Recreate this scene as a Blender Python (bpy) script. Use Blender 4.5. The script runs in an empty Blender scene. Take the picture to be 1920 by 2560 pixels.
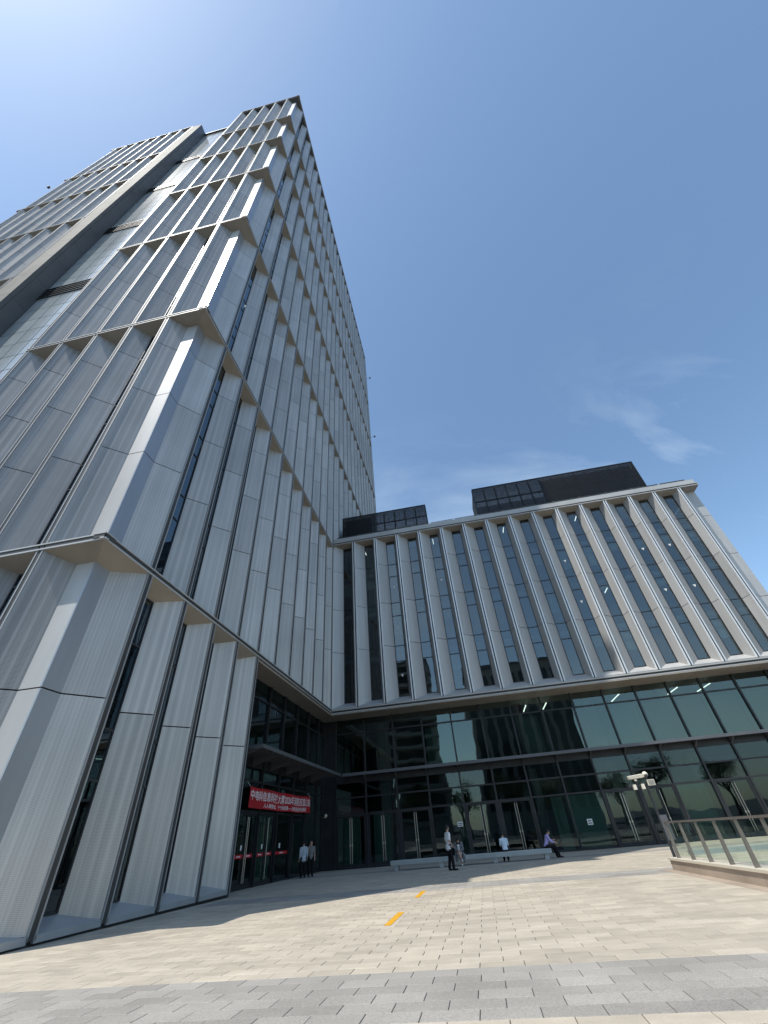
import bpy, bmesh, math, random
from mathutils import Vector, Matrix
random.seed(7)
SC = bpy.context.scene
COL = SC.collection
R = math.radians

# ------------------------------------------------------------------ camera
CR = Vector((0.97958532, 0.18907962, -0.06827521))
CU = Vector((0.17080370, -0.60372634, 0.77867876))
CF = Vector((-0.10601274, 0.77444393, 0.62369695))
CAM = Vector((0.0, 0.0, 1.346))
FPX = 1018.03
cd = bpy.data.cameras.new('camera')
cd.sensor_fit = 'HORIZONTAL'; cd.sensor_width = 36.0; cd.lens = 19.088
cd.clip_start = 0.05; cd.clip_end = 3000
cam = bpy.data.objects.new('camera', cd); COL.objects.link(cam)
m3 = Matrix((CR, CU, -CF)).transposed().to_4x4()
cam.matrix_world = Matrix.Translation(CAM) @ m3
SC.camera = cam

# ------------------------------------------------------------------ light
TO_SUN = Vector((-0.372, -0.415, 1.0)).normalized()
sun_el = math.asin(TO_SUN.z)
sun_az = math.atan2(TO_SUN.x, TO_SUN.y)
W = bpy.data.worlds.new('World'); SC.world = W; W.use_nodes = True
wn = W.node_tree.nodes; wl = W.node_tree.links
for n in list(wn): wn.remove(n)
wo = wn.new('ShaderNodeOutputWorld'); bg = wn.new('ShaderNodeBackground')
sky = wn.new('ShaderNodeTexSky'); sky.sky_type = 'NISHITA'; sky.sun_disc = False
sky.sun_elevation = sun_el; sky.sun_rotation = sun_az
sky.air_density = 1.0; sky.dust_density = 0.6; sky.ozone_density = 0.9; sky.altitude = 20
bg.inputs['Strength'].default_value = 0.13
wl.new(bg.outputs[0], wo.inputs[0])
# thin cirrus over the whole dome
tc = wn.new('ShaderNodeTexCoord'); mp = wn.new('ShaderNodeMapping')
mp.inputs['Rotation'].default_value = (0.2, 0.5, 0.75)
mp.inputs['Scale'].default_value = (0.9, 3.4, 1.6)
mp.inputs['Location'].default_value = (-1.572, 0.265, -0.780)
nz = wn.new('ShaderNodeTexNoise'); nz.inputs['Scale'].default_value = 1.5
nz.inputs['Detail'].default_value = 7; nz.inputs['Roughness'].default_value = 0.58
nz.inputs['Distortion'].default_value = 0.5
rp = wn.new('ShaderNodeValToRGB')
rp.color_ramp.elements[0].position = 0.50; rp.color_ramp.elements[0].color = (0, 0, 0, 1)
rp.color_ramp.elements[1].position = 0.86; rp.color_ramp.elements[1].color = (0.6, 0.6, 0.6, 1)
mx = wn.new('ShaderNodeMix'); mx.data_type = 'RGBA'
wl.new(tc.outputs['Generated'], mp.inputs[0]); wl.new(mp.outputs[0], nz.inputs['Vector'])
wl.new(nz.outputs[0], rp.inputs[0])
sx_ = wn.new('ShaderNodeSeparateXYZ'); wl.new(tc.outputs['Generated'], sx_.inputs[0])
mr_ = wn.new('ShaderNodeMapRange'); mr_.interpolation_type = 'SMOOTHSTEP'
mr_.inputs[1].default_value = 0.48; mr_.inputs[2].default_value = 0.82; mr_.inputs[3].default_value = 1.0; mr_.inputs[4].default_value = 0.0
wl.new(sx_.outputs[2], mr_.inputs[0])
mu_ = wn.new('ShaderNodeMath'); mu_.operation = 'MULTIPLY'; wl.new(rp.outputs[0], mu_.inputs[0]); wl.new(mr_.outputs[0], mu_.inputs[1])
wl.new(mu_.outputs[0], mx.inputs[0])
wl.new(sky.outputs[0], mx.inputs[6]); mx.inputs[7].default_value = (6.0, 6.2, 6.6, 1)
tn = wn.new('ShaderNodeMix'); tn.data_type = 'RGBA'; tn.blend_type = 'MULTIPLY'; tn.inputs[0].default_value = 1.0
tn.inputs[7].default_value = (0.92, 1.01, 1.0, 1)
wl.new(mx.outputs[2], tn.inputs[6]); wl.new(tn.outputs[2], bg.inputs[0])
sl = bpy.data.lights.new('sun', 'SUN'); sl.energy = 2.75; sl.angle = R(0.53)
sl.color = (1.0, 0.96, 0.89)
so = bpy.data.objects.new('sun', sl); COL.objects.link(so)
so.rotation_euler = (-TO_SUN).to_track_quat('-Z', 'Y').to_euler()
so.location = (-60, -60, 160)
SC.view_settings.view_transform = 'Standard'; SC.view_settings.look = 'None'
SC.view_settings.gamma = 1.0; SC.view_settings.use_curve_mapping = False
SC.view_settings.exposure = 0.72
SC.render.resolution_x = 768; SC.render.resolution_y = 1024

# ------------------------------------------------------------------ helpers
def gz(y): return -0.0065 * y

def tag(o, label=None, cat=None, group=None, kind=None):
    if label: o['label'] = label
    if cat: o['category'] = cat
    if group: o['group'] = group
    if kind: o['kind'] = kind
    return o

def empty(name, loc, label=None, cat=None, group=None, rz=0.0):
    o = bpy.data.objects.new(name, None); COL.objects.link(o)
    o.location = loc; o.rotation_euler = (0, 0, rz)
    o.empty_display_size = 0.2
    return tag(o, label, cat, group)

class MB:
    def __init__(s): s.v = []; s.f = []; s.sm = False
    def add(s, vs, fs):
        b = len(s.v); s.v += [tuple(v) for v in vs]; s.f += [tuple(b + i for i in f) for f in fs]
        return s
    def box(s, x0, x1, y0, y1, z0, z1):
        return s.add([(x0, y0, z0), (x1, y0, z0), (x1, y1, z0), (x0, y1, z0), (x0, y0, z1), (x1, y0, z1), (x1, y1, z1), (x0, y1, z1)],
                     [(3, 2, 1, 0), (4, 5, 6, 7), (0, 1, 5, 4), (1, 2, 6, 5), (2, 3, 7, 6), (3, 0, 4, 7)])
    def hexa(s, b, t):      # bottom 4 + top 4
        return s.add(list(b) + list(t), [(3, 2, 1, 0), (4, 5, 6, 7), (0, 1, 5, 4), (1, 2, 6, 5), (2, 3, 7, 6), (3, 0, 4, 7)])
    def prism(s, poly, z0, z1):
        n = len(poly)
        vs = [(x, y, z0) for x, y in poly] + [(x, y, z1) for x, y in poly]
        fs = [tuple(range(n))[::-1], tuple(range(n, 2 * n))] + [(i, (i + 1) % n, n + (i + 1) % n, n + i) for i in range(n)]
        return s.add(vs, fs)
    def quad(s, *p): return s.add(p, [tuple(range(len(p)))])
    def tube(s, p0, p1, r0, r1=None, n=10):
        r1 = r0 if r1 is None else r1
        p0 = Vector(p0); p1 = Vector(p1); d = (p1 - p0).normalized()
        a = d.orthogonal().normalized(); b = d.cross(a)
        vs = []
        for p, r in ((p0, r0), (p1, r1)):
            for i in range(n):
                t = 2 * math.pi * i / n
                vs.append(p + (a * math.cos(t) + b * math.sin(t)) * r)
        fs = [(i, (i + 1) % n, n + (i + 1) % n, n + i) for i in range(n)] + [tuple(range(n))[::-1], tuple(range(n, 2 * n))]
        return s.add(vs, fs)
    def ball(s, c, r, n=10, k=7, sc=(1, 1, 1), M=None):
        c = Vector(c); vs = []
        def P(t, ph):
            v = Vector((math.sin(t) * math.cos(ph) * r * sc[0], math.sin(t) * math.sin(ph) * r * sc[1], math.cos(t) * r * sc[2]))
            if M: v = M @ v
            return c + v
        vs.append(P(0, 0))
        for j in range(1, k):
            for i in range(n): vs.append(P(math.pi * j / k, 2 * math.pi * i / n))
        vs.append(P(math.pi, 0)); L = len(vs) - 1
        fs = [(0, 1 + i, 1 + (i + 1) % n) for i in range(n)]
        for j in range(k - 2):
            for i in range(n):
                a = 1 + j * n + i; b = 1 + j * n + (i + 1) % n
                fs.append((a, a + n, b + n, b))
        o = 1 + (k - 2) * n
        fs += [(o + i, L, o + (i + 1) % n) for i in range(n)]
        return s.add(vs, fs)
    def cap(s, p0, r0, p1, r1, n=10):
        s.ball(p0, r0, n, 6); s.ball(p1, r1, n, 6); return s.tube(p0, p1, r0, r1, n)
    def mesh(s, name):
        m = bpy.data.meshes.new(name); m.from_pydata(s.v, [], s.f)
        bm = bmesh.new(); bm.from_mesh(m); bmesh.ops.recalc_face_normals(bm, faces=bm.faces); bm.to_mesh(m); bm.free()
        if s.sm:
            for p in m.polygons: p.use_smooth = True
        m.update(); return m
    def build(s, name, mat, parent=None, label=None, cat=None, group=None, kind=None, loc=None):
        m = s.mesh(name); m.materials.append(mat)
        return link(name, m, parent, label, cat, group, kind, loc)

def link(name, mesh, parent=None, label=None, cat=None, group=None, kind=None, loc=None):
    o = bpy.data.objects.new(name, mesh); COL.objects.link(o)
    if parent is not None:
        o.parent = parent
        o.matrix_parent_inverse = parent_inv(parent)
    if loc is not None: o.location = loc
    return tag(o, label, cat, group, kind)

def world_of(o):
    M = Matrix.LocRotScale(o.location, o.rotation_euler, o.scale)
    if o.parent is not None: M = world_of(o.parent) @ o.matrix_parent_inverse @ M
    return M
def parent_inv(o): return world_of(o).inverted()

# ------------------------------------------------------------------ materials
MATS = {}
def mat(name, col, rough=0.6, metal=0.0, spec=0.5):
    m = bpy.data.materials.new(name); m.use_nodes = True
    b = m.node_tree.nodes['Principled BSDF']
    b.inputs['Base Color'].default_value = (*col, 1); b.inputs['Roughness'].default_value = rough
    b.inputs['Metallic'].default_value = metal; b.inputs['Specular IOR Level'].default_value = spec
    MATS[name] = m; return m

def nodes(m): return m.node_tree.nodes, m.node_tree.links, m.node_tree.nodes['Principled BSDF']

def noise_mul(m, scale, lo, hi, detail=4, stretch=(1, 1, 1), coord='Object', rough=0.5, prev=None, isl=0.0, objr=0.0):
    """multiply the base colour by a noise in lo..hi"""
    N, L, b = nodes(m)
    if coord == 'World':
        t = N.new('ShaderNodeNewGeometry'); out = t.outputs['Position']
    else:
        t = N.new('ShaderNodeTexCoord'); out = t.outputs[coord]
    mpn = N.new('ShaderNodeMapping'); mpn.inputs['Scale'].default_value = stretch
    L.new(out, mpn.inputs[0])
    n = N.new('ShaderNodeTexNoise'); n.inputs['Scale'].default_value = scale; n.inputs['Detail'].default_value = detail
    n.inputs['Roughness'].default_value = rough
    L.new(mpn.outputs[0], n.inputs['Vector'])
    r = N.new('ShaderNodeMapRange'); r.inputs[1].default_value = 0.25; r.inputs[2].default_value = 0.75
    r.inputs[3].default_value = lo; r.inputs[4].default_value = hi
    L.new(n.outputs[0], r.inputs[0])
    return mul_val(m, r.outputs[0])

def mul_val(m, sock):
    N, L, b = nodes(m)
    x = N.new('ShaderNodeMix'); x.data_type = 'RGBA'; x.blend_type = 'MULTIPLY'; x.inputs[0].default_value = 1.0
    inp = b.inputs['Base Color']
    if inp.is_linked:
        src = inp.links[0].from_socket; L.new(src, x.inputs[6])
    else: x.inputs[6].default_value = inp.default_value
    L.new(sock, x.inputs[7]); L.new(x.outputs[2], inp)
    return m

def rand_mul(m, lo, hi):
    """colour varies from piece to piece"""
    N, L, b = nodes(m)
    g = N.new('ShaderNodeNewGeometry'); o = N.new('ShaderNodeObjectInfo')
    a = N.new('ShaderNodeMath'); a.operation = 'ADD'
    L.new(g.outputs['Random Per Island'], a.inputs[0]); L.new(o.outputs['Random'], a.inputs[1])
    f = N.new('ShaderNodeMath'); f.operation = 'FRACT'; L.new(a.outputs[0], f.inputs[0])
    r = N.new('ShaderNodeMapRange'); r.inputs[3].default_value = lo; r.inputs[4].default_value = hi
    L.new(f.outputs[0], r.inputs[0])
    return mul_val(m, r.outputs[0])

def bump(m, scale, strength, dist=0.01, stretch=(1, 1, 1), coord='Object', detail=3):
    N, L, b = nodes(m)
    if coord == 'World':
        t = N.new('ShaderNodeNewGeometry'); out = t.outputs['Position']
    else:
        t = N.new('ShaderNodeTexCoord'); out = t.outputs[coord]
    mpn = N.new('ShaderNodeMapping'); mpn.inputs['Scale'].default_value = stretch
    L.new(out, mpn.inputs[0])
    n = N.new('ShaderNodeTexNoise'); n.inputs['Scale'].default_value = scale; n.inputs['Detail'].default_value = detail
    L.new(mpn.outputs[0], n.inputs['Vector'])
    bp = N.new('ShaderNodeBump'); bp.inputs['Strength'].default_value = strength; bp.inputs['Distance'].default_value = dist
    L.new(n.outputs[0], bp.inputs['Height']); L.new(bp.outputs[0], b.inputs['Normal'])
    return m

def perforate(m, pitch, dark):
    """round holes punched in sheet metal, on a world-space grid along z and across"""
    N, L, b = nodes(m)
    g = N.new('ShaderNodeNewGeometry'); s = N.new('ShaderNodeSeparateXYZ'); L.new(g.outputs['Position'], s.inputs[0])
    # distance along the wall: x - y works for every panel direction here
    d = N.new('ShaderNodeMath'); d.operation = 'SUBTRACT'; L.new(s.outputs[0], d.inputs[0]); L.new(s.outputs[1], d.inputs[1])
    def sinp(sock, k):
        a = N.new('ShaderNodeMath'); a.operation = 'MULTIPLY'; a.inputs[1].default_value = k; L.new(sock, a.inputs[0])
        c = N.new('ShaderNodeMath'); c.operation = 'SINE'; L.new(a.outputs[0], c.inputs[0]); return c.outputs[0]
    a = sinp(d.outputs[0], 2 * math.pi / pitch); c = sinp(s.outputs[2], 2 * math.pi / pitch)
    p = N.new('ShaderNodeMath'); p.operation = 'MULTIPLY'; L.new(a, p.inputs[0]); L.new(c, p.inputs[1])
    r = N.new('ShaderNodeMapRange'); r.inputs[1].default_value = 0.1; r.inputs[2].default_value = 0.5
    r.inputs[3].default_value = 1.0; r.inputs[4].default_value = dark
    L.new(p.outputs[0], r.inputs[0])
    return mul_val(m, r.outputs[0])

def glass_mat(name, tint, refl, base=0.06, wav=0.0, rcol=(1, 1, 1), wscale=0.7):
    m = bpy.data.materials.new(name); m.use_nodes = True
    N = m.node_tree.nodes; L = m.node_tree.links
    for n in list(N): N.remove(n)
    o = N.new('ShaderNodeOutputMaterial'); t = N.new('ShaderNodeBsdfTransparent'); g = N.new('ShaderNodeBsdfGlossy')
    x = N.new('ShaderNodeMixShader')
    t.inputs[0].default_value = (*[c ** .5 for c in tint], 1); g.inputs[0].default_value = (*rcol, 1); g.inputs['Roughness'].default_value = 0.012
    # Schlick reflectance from the unsigned angle, so both faces of a pane behave alike
    gm = N.new('ShaderNodeNewGeometry'); dp = N.new('ShaderNodeVectorMath'); dp.operation = 'DOT_PRODUCT'
    L.new(gm.outputs['Normal'], dp.inputs[0]); L.new(gm.outputs['Incoming'], dp.inputs[1])
    def mth(op, a_, b_=None):
        q = N.new('ShaderNodeMath'); q.operation = op; q.use_clamp = op == 'ADD'
        for i_, v_ in enumerate((a_, b_)):
            if v_ is None: continue
            if isinstance(v_, (int, float)): q.inputs[i_].default_value = v_
            else: L.new(v_, q.inputs[i_])
        return q.outputs[0]
    c_ = mth('ABSOLUTE', dp.outputs['Value'])
    p5 = mth('POWER', mth('SUBTRACT', 1.0, c_), 4.0)
    F_ = mth('ADD', mth('MULTIPLY', p5, (1 - base) * refl), base)
    L.new(F_, x.inputs[0]); L.new(t.outputs[0], x.inputs[1]); L.new(g.outputs[0], x.inputs[2])
    L.new(x.outputs[0], o.inputs[0])
    if wav:
        ge = N.new('ShaderNodeNewGeometry'); n = N.new('ShaderNodeTexNoise'); n.inputs['Scale'].default_value = wscale
        n.inputs['Detail'].default_value = 1
        bp = N.new('ShaderNodeBump'); bp.inputs['Strength'].default_value = 1.0; bp.inputs['Distance'].default_value = wav
        L.new(ge.outputs['Position'], n.inputs['Vector']); L.new(n.outputs[0], bp.inputs['Height'])
        # every pane sits a hair out of plane
        oi = N.new('ShaderNodeObjectInfo'); wh = N.new('ShaderNodeTexWhiteNoise'); wh.noise_dimensions = '1D'
        L.new(oi.outputs['Random'], wh.inputs['W'])
        v1 = N.new('ShaderNodeVectorMath'); v1.operation = 'SUBTRACT'; v1.inputs[1].default_value = (.5, .5, .5); L.new(wh.outputs['Color'], v1.inputs[0])
        v2 = N.new('ShaderNodeVectorMath'); v2.operation = 'SCALE'; v2.inputs['Scale'].default_value = 0.012; L.new(v1.outputs[0], v2.inputs[0])
        v3 = N.new('ShaderNodeVectorMath'); v3.operation = 'ADD'; L.new(v2.outputs[0], v3.inputs[0]); L.new(bp.outputs[0], v3.inputs[1])
        v4 = N.new('ShaderNodeVectorMath'); v4.operation = 'NORMALIZE'; L.new(v3.outputs[0], v4.inputs[0])
        L.new(v4.outputs[0], g.inputs['Normal'])
    MATS[name] = m; return m

PERF = mat('perforated_aluminium', (0.51, 0.495, 0.475), 0.42, 0.3)
rand_mul(PERF, 0.86, 1.06); noise_mul(PERF, 1.0, 0.86, 1.08, 3, (5.0, 5.0, 0.12), 'World'); noise_mul(PERF, 0.35, 0.9, 1.08, 4, (1, 1, 1), 'World'); noise_mul(PERF, 1.0, 0.93, 1.12, 1, (14.0, 14.0, 0.03), 'World'); perforate(PERF, 0.034, 0.74)
PERFC = mat('darker_perforated_aluminium', (0.41, 0.40, 0.39), 0.45, 0.25)  # darker copy of the perforated sheet, same hole pitch
rand_mul(PERFC, 0.88, 1.05); noise_mul(PERFC, 1.0, 0.86, 1.08, 3, (5.0, 5.0, 0.12), 'World'); noise_mul(PERFC, 0.35, 0.88, 1.08, 4, (1, 1, 1), 'World'); noise_mul(PERFC, 1.0, 0.93, 1.12, 1, (14.0, 14.0, 0.03), 'World'); perforate(PERFC, 0.034, 0.55)
PLAIN = mat('plain_aluminium', (0.47, 0.47, 0.465), 0.55, 0.15)
rand_mul(PLAIN, 0.92, 1.04); noise_mul(PLAIN, 0.8, 0.88, 1.06, 4, (2, 2, 0.4), 'World')
PLAIN2 = mat('sky_tinted_aluminium', (0.36, 0.375, 0.40), 0.3, 0.5); rand_mul(PLAIN2, 0.95, 1.03); noise_mul(PLAIN2, 0.8, 0.9, 1.05, 4, (2, 2, 0.4), 'World')  # plain aluminium with the blue sky reflection put into its colour
BPAN = mat('satin_aluminium', (0.47, 0.465, 0.455), 0.45, 0.25)
rand_mul(BPAN, 0.93, 1.05); noise_mul(BPAN, 1.0, 0.9, 1.06, 4, (3, 3, 0.25), 'World')
LEDGE = mat('light_trim', (0.46, 0.455, 0.44), 0.5, 0.15); noise_mul(LEDGE, 0.6, 0.85, 1.06, 4, (1, 1, 1), 'World')
MULL = mat('mullion_grey', (0.34, 0.345, 0.35), 0.5, 0.2); noise_mul(MULL, 0.6, 0.85, 1.06, 4, (1, 1, 1), 'World')
BRIGHT = mat('bright_trim', (0.80, 0.80, 0.79), 0.3, 0.3); noise_mul(BRIGHT, 0.6, 0.9, 1.04, 4, (1, 1, 1), 'World')
CHAMF = mat('mottled_panel', (0.22, 0.205, 0.18), 0.75, 0.0, 0.2); noise_mul(CHAMF, 0.5, 0.7, 1.25, 5, (1, 1, .6), 'World')
CHAN = mat('dark_channel', (0.045, 0.045, 0.045), 0.6); noise_mul(CHAN, 2, 0.7, 1.2, 2)
SOFF = mat('beige_soffit', (0.36, 0.32, 0.27), 0.5, 0.15); rand_mul(SOFF, 0.92, 1.06); noise_mul(SOFF, 0.9, 0.86, 1.08, 4, (1, 1, 1), 'World')
FRAME = mat('dark_frame', (0.035, 0.037, 0.042), 0.38, 0.4); noise_mul(FRAME, 1.5, 0.8, 1.25, 3)
GREYP = mat('dark_grey_panel', (0.13, 0.135, 0.145), 0.45, 0.3); noise_mul(GREYP, 0.4, 0.85, 1.1, 4, (1, 1, 1), 'World')
PLINTH = mat('black_plinth', (0.02, 0.022, 0.025), 0.5); noise_mul(PLINTH, 3, 0.8, 1.3, 3)
SILL = mat('sill_panel', (0.40, 0.41, 0.42), 0.4, 0.3); noise_mul(SILL, 1.5, 0.9, 1.05, 4, (1, 1, 1), 'World')
SLOTG = mat('pale_back_painted_glass', (0.36, 0.39, 0.40), 0.12, 0.0, 0.9); rand_mul(SLOTG, 0.9, 1.06); noise_mul(SLOTG, 0.25, 0.9, 1.06, 2, (1, 1, 1), 'World')
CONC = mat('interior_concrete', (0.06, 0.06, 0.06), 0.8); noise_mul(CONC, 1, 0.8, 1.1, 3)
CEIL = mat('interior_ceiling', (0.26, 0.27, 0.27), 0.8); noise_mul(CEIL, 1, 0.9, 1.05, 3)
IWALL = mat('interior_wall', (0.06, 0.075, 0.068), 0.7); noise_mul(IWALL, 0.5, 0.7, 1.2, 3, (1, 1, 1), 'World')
BLIND = mat('pale_blind', (0.24, 0.36, 0.31), 0.8); noise_mul(BLIND, 0.8, 0.85, 1.1, 3, (6, 6, 0.1), 'World')
GLS_U = glass_mat('window_glass', (0.26, 0.32, 0.33), 0.6, 0.13, 0.003, (0.84, 0.89, 0.88))
GLS_B = glass_mat('curtain_glass', (0.30, 0.40, 0.36), 0.6, 0.05, 0.004, (0.74, 0.88, 1.0))
GLS_V = glass_mat('upper_curtain_glass', (0.22, 0.29, 0.26), 0.6, 0.10, 0.004, (0.78, 0.92, 0.90))
GLS_T = glass_mat('tower_glass', (0.18, 0.23, 0.25), 0.6, 0.15, 0.003, (0.8, 0.9, 0.96))
GLS_R = glass_mat('balustrade_glass', (0.70, 0.82, 0.76), 0.35, 0.02, 0.0, (0.9, 1.0, 0.95))
STEEL = mat('brushed_steel', (0.55, 0.54, 0.51), 0.28, 0.9); noise_mul(STEEL, 4, 0.85, 1.05, 3)
POST = mat('bronze_grey_post', (0.22, 0.20, 0.18), 0.4, 0.5); noise_mul(POST, 4, 0.85, 1.1, 3)
BLACK = mat('black_louvre', (0.012, 0.013, 0.017), 0.5); noise_mul(BLACK, 2, 0.7, 1.4, 3)
LATT = mat('mesh_behind_louvre', (0.30, 0.29, 0.33), 0.6); noise_mul(LATT, 2, 0.8, 1.2, 3)
CREAM = mat('cream_granite', (0.52, 0.455, 0.36), 0.72, 0, 0.3)
rand_mul(CREAM, 0.86, 1.08); noise_mul(CREAM, 55, 0.86, 1.12, 3, (1, 1, 1), 'World', 0.7); noise_mul(CREAM, 0.45, 0.86, 1.08, 5, (1, 1, 1), 'World'); noise_mul(CREAM, 2.2, 0.9, 1.06, 4, (1, 2.5, 1), 'World'); noise_mul(CREAM, 1.1, 0.84, 1.07, 9, (1, 1, 1), 'World', 0.78)
GREY = mat('grey_granite', (0.345, 0.32, 0.285), 0.75, 0, 0.3)
rand_mul(GREY, 0.84, 1.1); noise_mul(GREY, 60, 0.62, 1.36, 3, (1, 1, 1), 'World', 0.8); noise_mul(GREY, 0.8, 0.84, 1.12, 5, (1, 1, 1), 'World')
for mm in (CREAM, GREY): bump(mm, 45, 0.25, 0.004, (1, 1, 1), 'World')
JOINT = mat('joint_sand', (0.09, 0.085, 0.08), 0.9); noise_mul(JOINT, 8, 0.7, 1.2, 4)
SOIL = mat('ground_asphalt', (0.10, 0.10, 0.10), 0.9); noise_mul(SOIL, 0.3, 0.7, 1.3, 6, (1, 1, 1), 'World')
PINK = mat('pink_granite', (0.42, 0.34, 0.27), 0.6, 0, 0.4); rand_mul(PINK, 0.86, 1.08); noise_mul(PINK, 40, 0.78, 1.18, 4, (1, 1, 1), 'World', 0.7); noise_mul(PINK, 1.3, 0.78, 1.1, 5, (1, 1, 1), 'World')
COPE = mat('pale_granite_coping', (0.60, 0.54, 0.44), 0.6, 0, 0.4); noise_mul(COPE, 45, 0.85, 1.12, 4, (1, 1, 1), 'World', 0.7)
BENCHM = mat('bench_granite', (0.40, 0.42, 0.41), 0.65, 0, 0.4); rand_mul(BENCHM, 0.94, 1.04); noise_mul(BENCHM, 40, 0.85, 1.12, 3, (1, 1, 1), 'World', 0.7); noise_mul(BENCHM, 1.2, 0.88, 1.08, 4, (1, 1, 1), 'World')
YELLOW = mat('yellow_paint', (0.80, 0.40, 0.02), 0.6); noise_mul(YELLOW, 14, 0.7, 1.08, 5, (1, 1, 1), 'World', 0.7)
RED = mat('red_cloth', (0.46, 0.012, 0.02), 0.7); noise_mul(RED, 1.2, 0.75, 1.1, 3, (1, 1, 1), 'World')
WHITET = mat('white_print', (0.80, 0.78, 0.80), 0.7); noise_mul(WHITET, 2, 0.95, 1.0, 2)
PAPER = mat('paper', (0.78, 0.78, 0.75), 0.8); noise_mul(PAPER, 10, 0.92, 1.0, 2)
CAMW = mat('cream_housing', (0.72, 0.68, 0.56), 0.45); noise_mul(CAMW, 6, 0.85, 1.05, 3)
CAMB = mat('dark_housing', (0.04, 0.04, 0.045), 0.4); noise_mul(CAMB, 6, 0.8, 1.1, 3)
SKIN = mat('skin', (0.50, 0.31, 0.22), 0.55); noise_mul(SKIN, 12, 0.93, 1.05, 3)
HAIR = mat('black_hair', (0.010, 0.009, 0.009), 0.45); noise_mul(HAIR, 40, 0.6, 1.4, 3)
def cloth(n, c):
    m = mat(n, c, 0.85, 0, 0.2); noise_mul(m, 7, 0.86, 1.06, 4); bump(m, 9, 0.6, 0.02); return m
C_WHITE = cloth('white_cotton', (0.80, 0.80, 0.80)); C_BLACK = cloth('black_cloth', (0.012, 0.012, 0.014)); C_LAV = cloth('lavender_cotton', (0.46, 0.40, 0.72))
C_GREYC = cloth('grey_knit', (0.15, 0.16, 0.17)); C_PALE = cloth('pale_blue_cotton', (0.42, 0.47, 0.52)); C_GREYT = cloth('grey_tshirt', (0.20, 0.20, 0.19))
C_BLUEW = cloth('bluish_white_cotton', (0.62, 0.72, 0.80)); SHOEW = cloth('white_shoe', (0.72, 0.73, 0.72)); SHOEB = cloth('black_shoe', (0.02, 0.02, 0.02))
LAMP = bpy.data.materials.new('ceiling_tube'); LAMP.use_nodes = True
_b = LAMP.node_tree.nodes['Principled BSDF']; _b.inputs['Emission Color'].default_value = (1, 1, 0.95, 1); _b.inputs['Emission Strength'].default_value = 3.0
BARK = mat('bark', (0.10, 0.075, 0.055), 0.9); noise_mul(BARK, 10, 0.6, 1.3, 4, (1, 1, 0.2))
LEAF = mat('leaf', (0.045, 0.085, 0.022), 0.55); rand_mul(LEAF, 0.6, 1.5)
OPP = mat('opposite_wall', (0.34, 0.33, 0.31), 0.8); noise_mul(OPP, 0.3, 0.85, 1.1, 4, (1, 1, 1), 'World')
OPPW = mat('opposite_window', (0.03, 0.035, 0.04), 0.1); noise_mul(OPPW, 0.4, 0.6, 1.6, 2, (1, 1, 1), 'World')

# ------------------------------------------------------------------ key dimensions
XA = -10.90      # tower long face, front plane (faces +x)
YC = 9.44        # tower short face, front plane (faces -y)
YBF = 36.25      # podium face, front plane (faces -y)
YM = 11.918      # first mullion line on the long face
SA = 2.4
ZL = [10.127 + 16.658 * k for k in range(6)] + [116.49]
BH = 0.26
D = 0.76; LAT = 0.95; REV = 0.33; CH = 0.11
JT = [5.06, 9.33, 13.61]
def area_px(c, w, h, nrm):
    d = Vector(c) - CAM; dz = d.dot(CF)
    if dz < 0.5: return 0
    u = d.dot(CR) / dz * FPX; v = d.dot(CU) / dz * FPX
    if abs(u) > 1000 or abs(v) > 1340: return 0
    return w * h * abs(nrm.dot(d.normalized())) / d.length_squared

# ------------------------------------------------------------------ ground
m = MB(); m.quad((-260, -260, gz(-260) - 0.05), (260, -260, gz(-260) - 0.05), (260, 300, gz(300) - 0.05), (-260, 300, gz(300) - 0.05))
m.build('ground', SOIL, kind='structure')
m = MB(); m.hexa([(-13, 1.0, gz(1) - 0.046), (26, 1.0, gz(1) - 0.046), (26, 39.5, gz(39.5) - 0.046), (-13, 39.5, gz(39.5) - 0.046)],
                 [(-13, 1.0, gz(1) - 0.012), (26, 1.0, gz(1) - 0.012), (26, 39.5, gz(39.5) - 0.012), (-13, 39.5, gz(39.5) - 0.012)])
plaza = m.build('plaza_pavement', JOINT, kind='structure')
def paver_geo(L, Wd, gap=0.009, ch=0.004, t=0.02):
    a = L / 2 - gap / 2; b = Wd / 2 - gap / 2
    k = MB()
    for (p, q, z) in ((a, b, -t), (a, b, -ch), (a - ch, b - ch, 0)):
        k.v += [(-p, -q, z), (p, -q, z), (p, q, z), (-p, q, z)]
    for l in (0, 4):
        for i in range(4): k.f.append((l + i, l + (i + 1) % 4, l + 4 + (i + 1) % 4, l + 4 + i))
    k.f.append((8, 9, 10, 11))
    return k
LP = 0.583
pav = []          # (x, y, L, W, mat)
y = 2.1
rows = []
gb = [5.98 - 12.42, 5.98, 18.40, 30.82]
yy = 5.98 - 10.48 + 0.2994 * 12
while yy < 5.97: rows.append((yy, 0.2994, CREAM)); yy += 0.2994
for g0 in gb[1:]:
    for i in range(6): rows.append((g0 + i * 0.3235, 0.3235, GREY))
    for i in range(35): rows.append((g0 + 1.941 + i * 0.2994, 0.2994, CREAM))
for ri, (r0, w, mt) in enumerate(rows):
    if r0 + w > 38.35 or r0 < 2: continue
    xl = -10.55 if r0 < 21.3 else -12.25
    x = xl - (LP / 2 if ri % 2 else 0) + random.uniform(-0.02, 0.02)
    while x < 24.5:
        a = max(x, xl); b = x + LP
        if b - a > 0.05: pav.append(((a + b) / 2, r0 + w / 2, b - a, w, mt))
        x += LP
yy = 2.5
while yy < 21.0:   # border course along the tower
    pav.append((-10.78, yy + 0.6, 1.2, -0.45, CREAM)); yy += 1.2
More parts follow.
